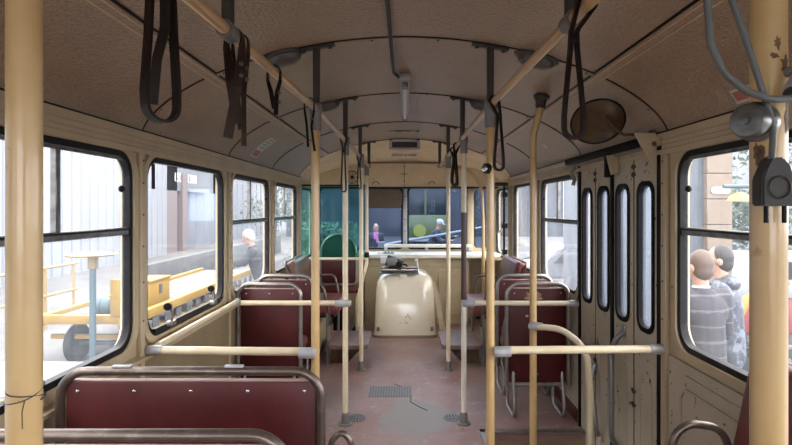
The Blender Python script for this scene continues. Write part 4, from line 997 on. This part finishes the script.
t = thing('yellow_toolbox', (-4.0, 8.4, -.08), 'yellow steel box standing on the flat wagon', 'box')
MB().b2(-4.42, -3.90, 8.1, 8.75, -.077, .30, .01).build('box_body', M['yellow'], t)
MB().b2(-4.44, -3.88, 8.08, 8.77, .30, .34, .008).build('box_lid', M['yellow'], t)
MB().b2(-3.90, -3.885, 8.38, 8.46, .10, .24).build('box_latch', M['iron'], t)
t = thing('steel_drum', (-4.0, 7.55, -.08), 'blue grey drum lying on the near end of the flat wagon', 'drum')
MB().lathe([(0, -.2), (.12, -.2), (.125, -.19), (.125, .19), (.12, .2), (0, .2)], (-4.17, 7.5, .055), (1, .2, 0), 24).build('drum_body', M['blue'], t)
for k_ in (-.12, .0, .12): MB().lathe([(.125, -.006), (.131, 0), (.125, .006)], Vector((-4.17, 7.5, .055))+Vector((1, .2, 0)).normalized()*k_, (1, .2, 0), 24).build('drum_hoop', M['iron'], t)
t = thing('capped_post', (-4.1, 6.85, ZG), 'blue grey post with a flat yellow cap in front of the flat wagon', 'post')
MB().cone((-4.05, 6.85, ZG), (-4.05, 6.85, .70), .042, .038, 16).build('post_tube', M['blue'], t)
MB().b2(-4.10, -4.0, 6.81, 6.89, .66, .82, .01).build('cap_bracket', M['paleyellow'], t)
MB().lathe([(0, 0), (.28, .01), (.30, .03), (.18, .055), (0, .06)], (-4.07, 6.85, .82), seg=28).build('cap_plate', M['paleyellow'], t)
t = thing('yellow_trestle', (-3.4, 4.7, ZG), 'low yellow trestle table with pale top near the bus', 'trestle')
for x in (-4.1, -3.35): MB().b2(x-.03, x+.03, 4.55, 4.62, ZG, -.25, .005).build('leg', M['paleyellow'], t)
for x in (-4.1, -3.35): MB().b2(x-.03, x+.03, 5.5, 5.57, ZG, -.25, .005).build('leg', M['paleyellow'], t)
MB().b2(-4.3, -3.2, 4.5, 5.6, -.25, -.19, .01).build('table_frame', M['yellow'], t)
MB().b2(-4.25, -3.25, 4.53, 5.57, -.19, -.17).build('table_top', M['vanwhite'], t)
t = thing('yard_railing', (-6.5, 7.0, ZG), 'pale yellow two rail fence at the edge of the yard', 'railing')
for i in range(8): MB().cone((-6.4, 4.6+i*.8, ZG), (-6.4, 4.6+i*.8, .40), .025, .025, 8).build('post', M['paleyellow'], t)
for z in (.38, -.12): MB().cone((-6.4, 4.5, z), (-6.4, 10.3, z), .025, .025, 8).build('rail', M['paleyellow'], t)

# right side of the bus
t = thing('stone_building', (5, 9, ZG), 'stone and timber building outside the near door side window', 'building')
MB().b2(3.9, 4.52, 8.0, 13, ZG, 6, .01).build('timber_wall', M['siding'], t)
b = MB()
z = ZG
i = 0
while z < 6: b.b2(4.52, 4.90, 7.9, 8.5, z+.004, z+.38, .008, 1); z += .384
b.build('stone_pilaster', M['stone'], t)
MB().b2(4.9, 4.96, 8.0, 13, ZG, 6).build('corner_trim', M['iron'], t)
MB().prism(front(7.885, rrect(4.57, 1.66, 4.86, 1.77, .05)), (0, .015, 0)).build('oval_plate', M['vanwhite'], t)
hall('pale_workshop', 16.5, 13, 39, 7.5, M['shed'], 'long pale workshop beyond the door side windows').rotation_euler = (0, 0, 0)
t = thing('yard_lantern', (4.3, 6.55, ZG), 'yellow mushroom shaped lantern hanging from a blue grey arm', 'lamp')
MB().tube([(5.1, 6.55, ZG), (5.1, 6.55, 1.72), (3.95, 6.55, 1.72)], .025, 10, .05).build('lamp_post', M['blue'], t)
MB().cone((4.15, 6.55, 1.72), (4.15, 6.55, 1.64), .012, .012, 8).build('lamp_rod', M['blue'], t)
MB().lathe([(.14, 0), (.14, .015), (.11, .07), (.05, .11), (0, .12)], (4.15, 6.55, 1.53), seg=24).build('lamp_shade', M['paleyellow'], t)
def tree(x, y, h, label, n=2600, rr_=1.5):
    t = thing('tree', (x, y, ZG), label, 'tree', 'trees in the yard')
    MB().tube([(x, y, ZG), (x+.1, y, ZG+h*.3), (x-.05, y+.1, ZG+h*.7)], .12, 10).build('trunk', M['bark'], t)
    b = MB(); rnd = random.Random(int(x*100))
    cl = [(rnd.gauss(0, rr_*.5), rnd.gauss(0, rr_*.5), rnd.uniform(-.40, .5)*h) for _ in range(26)]
    for i in range(n):
        c = cl[i % 26]; p = Vector((x+c[0]+rnd.gauss(0, .32), y+c[1]+rnd.gauss(0, .32), ZG+h*.55+c[2]+rnd.gauss(0, .3)))
        u = Vector((rnd.gauss(0, 1), rnd.gauss(0, 1), rnd.gauss(0, 1))).normalized(); v = u.orthogonal().normalized(); s_ = .08+.05*rnd.random()
        b.face([b.bm.verts.new(p+u*s_), b.bm.verts.new(p+v*s_*.5), b.bm.verts.new(p-u*s_), b.bm.verts.new(p-v*s_*.5)])
    b.build('foliage', M['leaf'], t)
tree(9.0, 13.0, 5.6, 'leafy bluish green tree behind the yellow lantern')
tree(9.3, 18.5, 6.5, 'leafy bluish green tree farther behind the yellow lantern')
def van(x0, y, label, name, cat, low=0):
    t = thing(name, (x0+1.2, y+.4, ZG), label, cat)
    h = .62-low
    b = MB(); b.prism([(x0, y, -.35), (x0+2.4, y, -.35), (x0+2.4, y, h-.12*(low > 0)), (x0+2.2, y, h), (x0+1.0, y, h), (x0+.65, y, h-.37), (x0, y, h-.50)], (0, 1.5, 0)); bmesh.ops.bevel(b.bm, geom=b.bm.edges[:], offset=.05, segments=2, affect='EDGES'); b.build('body', M['vanwhite'], t)
    MB().prism([(x0+1.05, y-.03, h-.37), (x0+2.2, y-.03, h-.37), (x0+2.2, y-.03, h-.08), (x0+1.12, y-.03, h-.08), (x0+.82, y-.03, h-.37)], (0, .04, 0)).build('side_window', M['darkgl'], t)
    for x in (x0+.45, x0+1.9): MB().lathe([(0, -.09), (.2, -.09), (.24, -.06), (.24, .06), (.2, .09), (0, .09)], (x, y, ZG+.24), (0, 1, 0), 22).build('wheel', M['tyre'], t)
van(5.3, 8.9, 'white van parked behind the two standing men', 'white_van', 'van')
van(2.95, 13.4, 'small white car parked outside the far door side window', 'white_car', 'car', .2)
t = thing('red_trailer', (4.6, 7.0, ZG), 'red trailer with pale sides behind the yellow loader arm', 'trailer')
MB().b2(4.15, 5.6, 6.9, 8.0-.2, -.20, .28, .03).build('trailer_box', M['red'], t)
MB().b2(4.2, 5.6, 6.86, 6.9, .28, .50, .01).build('pale_side', M['vanwhite'], t)
for x in (4.5, 5.3): MB().lathe([(0, -.08), (.2, -.08), (.22, -.05), (.22, .05), (.2, .08), (0, .08)], (x, 6.9, ZG+.22), (0, 1, 0), 22).build('wheel', M['tyre'], t)
MB().b2(4.2, 5.5, 6.95, 7.7, -.35, -.20).build('chassis', M['iron'], t)
t = thing('loader_arm', (3.5, 5.4, ZG), 'yellow hydraulic loader arm on a dark base beside the camouflage jacket', 'machine')
MB().b2(3.2, 3.9, 5.2, 5.8, ZG, -.38, .02).build('base_block', M['iron'], t)
MB().tube([(3.40, 5.4, -.40), (3.24, 5.4, -.02), (3.34, 5.4, .22), (3.50, 5.4, .52), (3.9, 5.4, .70)], .045, 10, .04).build('main_arm', M['yellow'], t)
MB().tube([(3.30, 5.33, -.20), (3.40, 5.33, .12), (3.26, 5.33, .34)], .035, 10, .03).build('short_arm', M['yellow'], t)
MB().tube([(3.45, 5.32, .10), (3.75, 5.32, .58)], .025, 10).build('hydraulic_ram', M['iron'], t)
for p in ((3.24, 5.36, -.02), (3.34, 5.36, .22), (3.30, 5.3, -.22)): MB().lathe([(0, -.05), (.06, -.05), (.06, .05), (0, .05)], p, (0, 1, 0), 16).build('joint_pin', M['iron'], t)
MB().b2(3.6, 4.4, 5.5, 5.58, -.12, -.02).build('dark_beam', M['tyre'], t)

# in front of the bus
t = thing('navy_building', (0, 38, ZG), 'dark navy clad building far ahead through the windscreen', 'building')
MB().b2(-9, 12, 40, 46, ZG, 9).build('clad_wall', M['navy'], t)
for x in (-4.5, -1.5, 4.2, 7): MB().b2(x, x+1.3, 39.96, 40.0, 1.6, 3.6).build('window', M['darkgl'], t)
t = thing('green_tram', (1.1, 28, ZG), 'yellow green bus with a round yellow emblem facing through the windscreen', 'bus')
MB().b2(.05, 2.35, 28, 34, ZG+.35, 1.08, .06).build('lower_body', M['lime'], t)
MB().b2(.12, 2.28, 28.1, 34, 1.0, 2.55, .08).build('glass_band', M['darkgl'], t)
MB().b2(.05, 2.35, 28, 34, 2.5, 2.95, .12).build('roof', M['lime'], t)
for x in (.08, 1.04, 2.26): MB().b2(x, x+.09, 28.02, 28.14, 1.0, 2.6).build('pillar', M['lime'], t)
MB().lathe([(.30, 0), (.34, .01), (.34, .03), (0, .04)], (.78, 28.0, .24), (0, -1, 0), 28).build('round_emblem', M['emblem'], t)
MB().b2(.1, 2.3, 27.96, 28.0, -.32, -.12).build('pale_band', M['vanwhite'], t)
for x in (.5, 1.9): MB().lathe([(0, -.12), (.4, -.12), (.45, -.08), (.45, .08), (.4, .12), (0, .12)], (x, 29.2, ZG+.45), (1, 0, 0), 22).build('wheel', M['tyre'], t)
tree(1.6, 37.2, 8.5, 'tall tree rising behind the yellow green bus', 1500, 1.2)
tree(-6.0, 24, 7.5, 'broad tree standing beyond the driver window', 2600, 2.2)
t = thing('barrier_boom', (-.6, 13.6, ZG), 'pale sloping barrier boom across the yard ahead of the windscreen', 'barrier')
MB().tube([(-.55, 13.6, .50), (2.0, 13.6, .95)], .032, 10).build('boom_tube', M['shedgrey'], t)
MB().b2(-.70, -.5, 13.5, 13.7, ZG, .58, .02).build('barrier_post', M['iron'], t)
MB().b2(2.0, 2.1, 13.55, 13.65, ZG, 1.0, .01).build('boom_rest', M['iron'], t)
t = thing('green_hedge', (-2.6, 14, ZG), 'clipped dark green hedge ahead of the driver seat', 'hedge')
b = MB(); rnd = random.Random(9)
for i in range(3500):
    p = Vector((rnd.uniform(-2.9, -1.3), rnd.uniform(13.6, 14.6), rnd.uniform(ZG, 1.05)))
    u = Vector((rnd.gauss(0, 1), rnd.gauss(0, 1), rnd.gauss(0, 1))).normalized(); v = u.orthogonal().normalized(); s_ = .09
    b.face([b.bm.verts.new(p+u*s_), b.bm.verts.new(p+v*s_*.5), b.bm.verts.new(p-u*s_), b.bm.verts.new(p-v*s_*.5)])
b.build('hedge_leaves', M['leaf'], t)
MB().b2(-2.8, -1.4, 13.7, 14.5, ZG, .9, .05).build('hedge_core', M['leaf'], t)

# ------------------------------------------------------------------ people
def remeshed(name, shapes, m, parent, vox=.010, smooth=4, mats=None, paint=None):
    b = MB()
    for s_ in shapes:
        if s_[0] == 'c':
            _, p0, p1, r0, r1 = s_; p0, p1 = Vector(p0), Vector(p1)
            b.ball(p0, r0, 14); b.ball(p1, r1, 14); b.cone(p0, p1, r0, r1, 16)
        else:
            b.ball(s_[1], s_[2], 20, s_[3] if len(s_) > 3 else None)
    me = bpy.data.meshes.new(name); b.bm.to_mesh(me); b.bm.free()
    o = bpy.data.objects.new(name, me); sc.collection.objects.link(o)
    md = o.modifiers.new('r', 'REMESH'); md.mode = 'VOXEL'; md.voxel_size = vox; md.use_smooth_shade = True
    sm = o.modifiers.new('s', 'SMOOTH'); sm.factor = .5; sm.iterations = smooth
    bpy.context.view_layer.update()
    me2 = bpy.data.meshes.new_from_object(o.evaluated_get(bpy.context.evaluated_depsgraph_get()))
    bpy.data.objects.remove(o); bpy.data.meshes.remove(me)
    ob = finish(name, me2, mats or m, parent, 180)
    if paint:
        for p in ob.data.polygons: p.material_index = paint(p.center)
    return ob
def person(label, loc, rotz, H, lean, arms, hair, coat, trou, head_tilt=0, head_turn=0, coat_mats=None, coat_paint=None, collar=None, bald=False, cap=None, scarf=None, hood=False, stride=.0, long_hair=False):
    """built facing -Y at the origin, then placed"""
    t = thing('person', (0, 0, 0), label, 'person')
    s = H/1.78
    V = lambda x, y, z: Vector((x*s, y*s, z*s))
    hip = V(0, 0, .94); ch = hip+V(0, -math.sin(lean)*.38, math.cos(lean)*.38); nk = hip+V(0, -math.sin(lean)*.56, math.cos(lean)*.56)
    up = (nk-hip).normalized()
    hd = nk+V(0, -math.sin(lean*.9+head_tilt)*.17, math.cos(lean*.9+head_tilt)*.17)
    hr = Matrix.Rotation(head_turn, 3, 'Z')@Matrix.Rotation(lean*.9+head_tilt, 3, 'X')
    F = lambda x, y, z: hd+hr@V(x, y, z)
    body = [('c', hip+V(0, 0, -.02), ch, .135*s, .13*s), ('e', ch+up*.02, (.175*s, .115*s, .15*s)), ('c', ch+up*.13*s, nk, .10*s, .062*s), ('c', nk-up*.05, hd, .058*s, .055*s),
            ('e', F(0, 0, .045), (.077*s, .094*s, .105*s), hr), ('e', F(0, -.018, -.03), (.058*s, .068*s, .075*s), hr), ('e', F(0, -.098, .0), (.014*s, .022*s, .025*s), hr),
            ('e', F(-.08, .005, .01), (.012*s, .022*s, .034*s), hr), ('e', F(.08, .005, .01), (.012*s, .022*s, .034*s), hr), ('e', F(0, -.072, -.075), (.026*s, .022*s, .02*s), hr)]
    clo = [('c', hip+V(0, 0, -.06), ch, .160*s, .155*s), ('e', ch+up*.03, (.205*s, .145*s, .17*s)), ('e', hip, (.175*s, .135*s, .13*s)), ('c', ch+up*.12*s, nk-up*.01, .115*s, .078*s)]
    trs = []; shoes = []
    hands = []
    for i, sx in enumerate((-1, 1)):
        sh = ch+up*.13*s+V(sx*.185, 0, 0); el = sh+V(*arms[i][0]); wr = el+V(*arms[i][1])
        body += [('c', sh, el, .052*s, .042*s), ('c', el, wr, .042*s, .029*s)]
        clo += [('c', ch+up*.10*s, sh, .09*s, .075*s), ('c', sh, el, .074*s, .060*s), ('c', el, el+(wr-el)*.93, .060*s, .048*s)]
        d = (wr-el).normalized(); sd = d.cross(Vector((0, 1, 0) if abs(d.y) < .8 else (0, 0, 1))).normalized(); fw = sd.cross(d)
        pm = wr+d*.05*s
        body += [('c', wr, pm, .026*s, .030*s), ('c', pm-sd*.022*s, pm+sd*.022*s, .020*s, .020*s)]
        for k_, (o_, l_) in enumerate(((-.030, .062), (-.010, .074), (.010, .070), (.029, .054))):
            b0 = pm+sd*o_*s+d*.015*s; b1 = b0+d*l_*.55*s+fw*.008*s; b2_ = b1+d*l_*.45*s+fw*.022*s
            body += [('c', b0, b1, .0095*s, .009*s), ('c', b1, b2_, .009*s, .0075*s)]
        b0 = wr+d*.025*s-sd*.022*s; b1 = b0+d*.03*s-sd*.028*s+fw*.012*s; body += [('c', b0, b1, .012*s, .010*s), ('c', b1, b1+d*.03*s+fw*.006*s, .010*s, .008*s)]
        hp = hip+V(sx*.09, 0, -.04); kn = V(sx*.10, -.02-stride*sx, .50); an = V(sx*.105, .02-stride*sx*1.3, .09)
        body += [('c', hp, kn, .085*s, .055*s), ('c', kn, an, .055*s, .036*s), ('c', an, an+V(0, -.13, -.045), .038*s, .03*s)]
        trs += [('c', hp, kn, .105*s, .075*s), ('c', kn, an+V(0, 0, -.01), .074*s, .058*s)]
        shoes.append([('c', an+V(0, .02, -.04), an+V(0, -.14, -.052), .048*s, .036*s), ('e', an+V(0, -.06, -.055), (.05*s, .14*s, .034*s))])
    trs.append(('e', hip+V(0, 0, -.03), (.165*s, .125*s, .11*s)))
    bd = remeshed('body', body, M['skin'], t, .008, 3)
    remeshed('coat' if coat_mats is None else 'pullover', clo, coat, t, .012, 5, coat_mats, coat_paint)
    remeshed('trousers', trs, trou, t, .014, 4)
    for sh_ in shoes: remeshed('shoe', sh_, M['shoe'], t, .012, 2)
    for sx in (-1, 1):
        MB().ball(F(sx*.032, -.082, .033), (.011*s, .006*s, .006*s), 8).build('eye', M['eye'], bd)
    MB().ball(F(0, -.088, -.040), (.024*s, .008*s, .006*s), 8).build('mouth', M['lip'], bd)
    if cap is None:
        hs = [('e', F(0, .016, .052), (.084*s, .094*s, .108*s), hr), ('e', F(0, .030, .0), (.074*s, .074*s, .085*s), hr)]
        if long_hair: hs += [('e', F(-.06, .02, -.05), (.035*s, .05*s, .11*s), hr), ('e', F(.06, .02, -.05), (.035*s, .05*s, .11*s), hr)]
        remeshed('hair', hs, hair, t, .008, 5)
    else:
        remeshed('cap', [('e', F(0, .006, .085), (.09*s, .105*s, .075*s), hr), ('e', F(0, -.10, .055), (.06*s, .06*s, .012*s), hr)], cap, t, .008, 1)
    if collar: remeshed('collar', [('c', nk-up*.05*s, nk+up*.012*s, .088*s, .07*s)], collar, t, .01, 1)
    if hood: remeshed('hood', [('e', nk+V(0, .06, .0), (.13*s, .09*s, .075*s)), ('e', nk+V(0, 0, -.01), (.12*s, .10*s, .05*s))], coat, t, .012, 2)
    if scarf: remeshed('scarf', [('e', nk+V(0, -.01, .0), (.10*s, .095*s, .06*s)), ('c', nk+V(.03, -.10, -.05), ch+V(.06, -.17, -.10), .045*s, .05*s), ('c', nk+V(-.03, -.10, -.05), ch+V(-.02, -.16, .02), .045*s, .045*s)], scarf, t, .01, 2)
    t.location = loc; t.rotation_euler = (0, 0, rotz); return t
rest = [((-.04, .01, -.29), (.02, -.08, -.24)), ((.04, .01, -.29), (-.02, -.08, -.24))]
fold = [((-.05, -.02, -.28), (.16, -.17, .06)), ((.05, -.02, -.28), (-.16, -.17, .04))]
reach = [((-.06, -.18, -.22), (.02, -.24, .02)), ((.06, -.20, -.18), (-.02, -.22, .06))]
def stripes(c):
    z = c.z % .115
    return 1 if z < .014 else 0
person('balding person in a striped grey pullover seen from behind outside the near window', (2.32, 4.10, ZG+.0), R(180+12), 1.80, .05, fold, M['hairbr'], M['pullover'], M['jeans'], coat_mats=[M['pullover'], M['strip']], coat_paint=stripes, collar=M['shirt'], bald=False)
person('dark haired person in a mottled navy hooded jacket beyond the striped pullover', (2.80, 4.62, ZG), R(180+55), 1.80, .05, fold, M['hairdk'], M['camo'], M['jeans'], hood=True, head_turn=R(0))
person('person with a pink scarf and dark coat seen through the windscreen', (-.88, 16, ZG), 0, 1.66, .03, rest, M['hairbl'], M['navycoat'], M['jeans'], scarf=M['scarf'], long_hair=True)
person('stooping person in a pale cap and navy coat seen through the windscreen', (.72, 14.8, ZG), R(70), 1.86, .35, reach, M['hairwh'], M['navycoat'], M['jeans'], cap=M['shirt'])
person('white haired person in a dark coat leaning forward, put outside as a reflection in the driver side windows', (-2.35, 8.9, ZG), R(-80), 1.82, .38, reach, M['hairwh'], M['navycoat'], M['jeans'])  # solid figure added in place of a man reflected in the glass
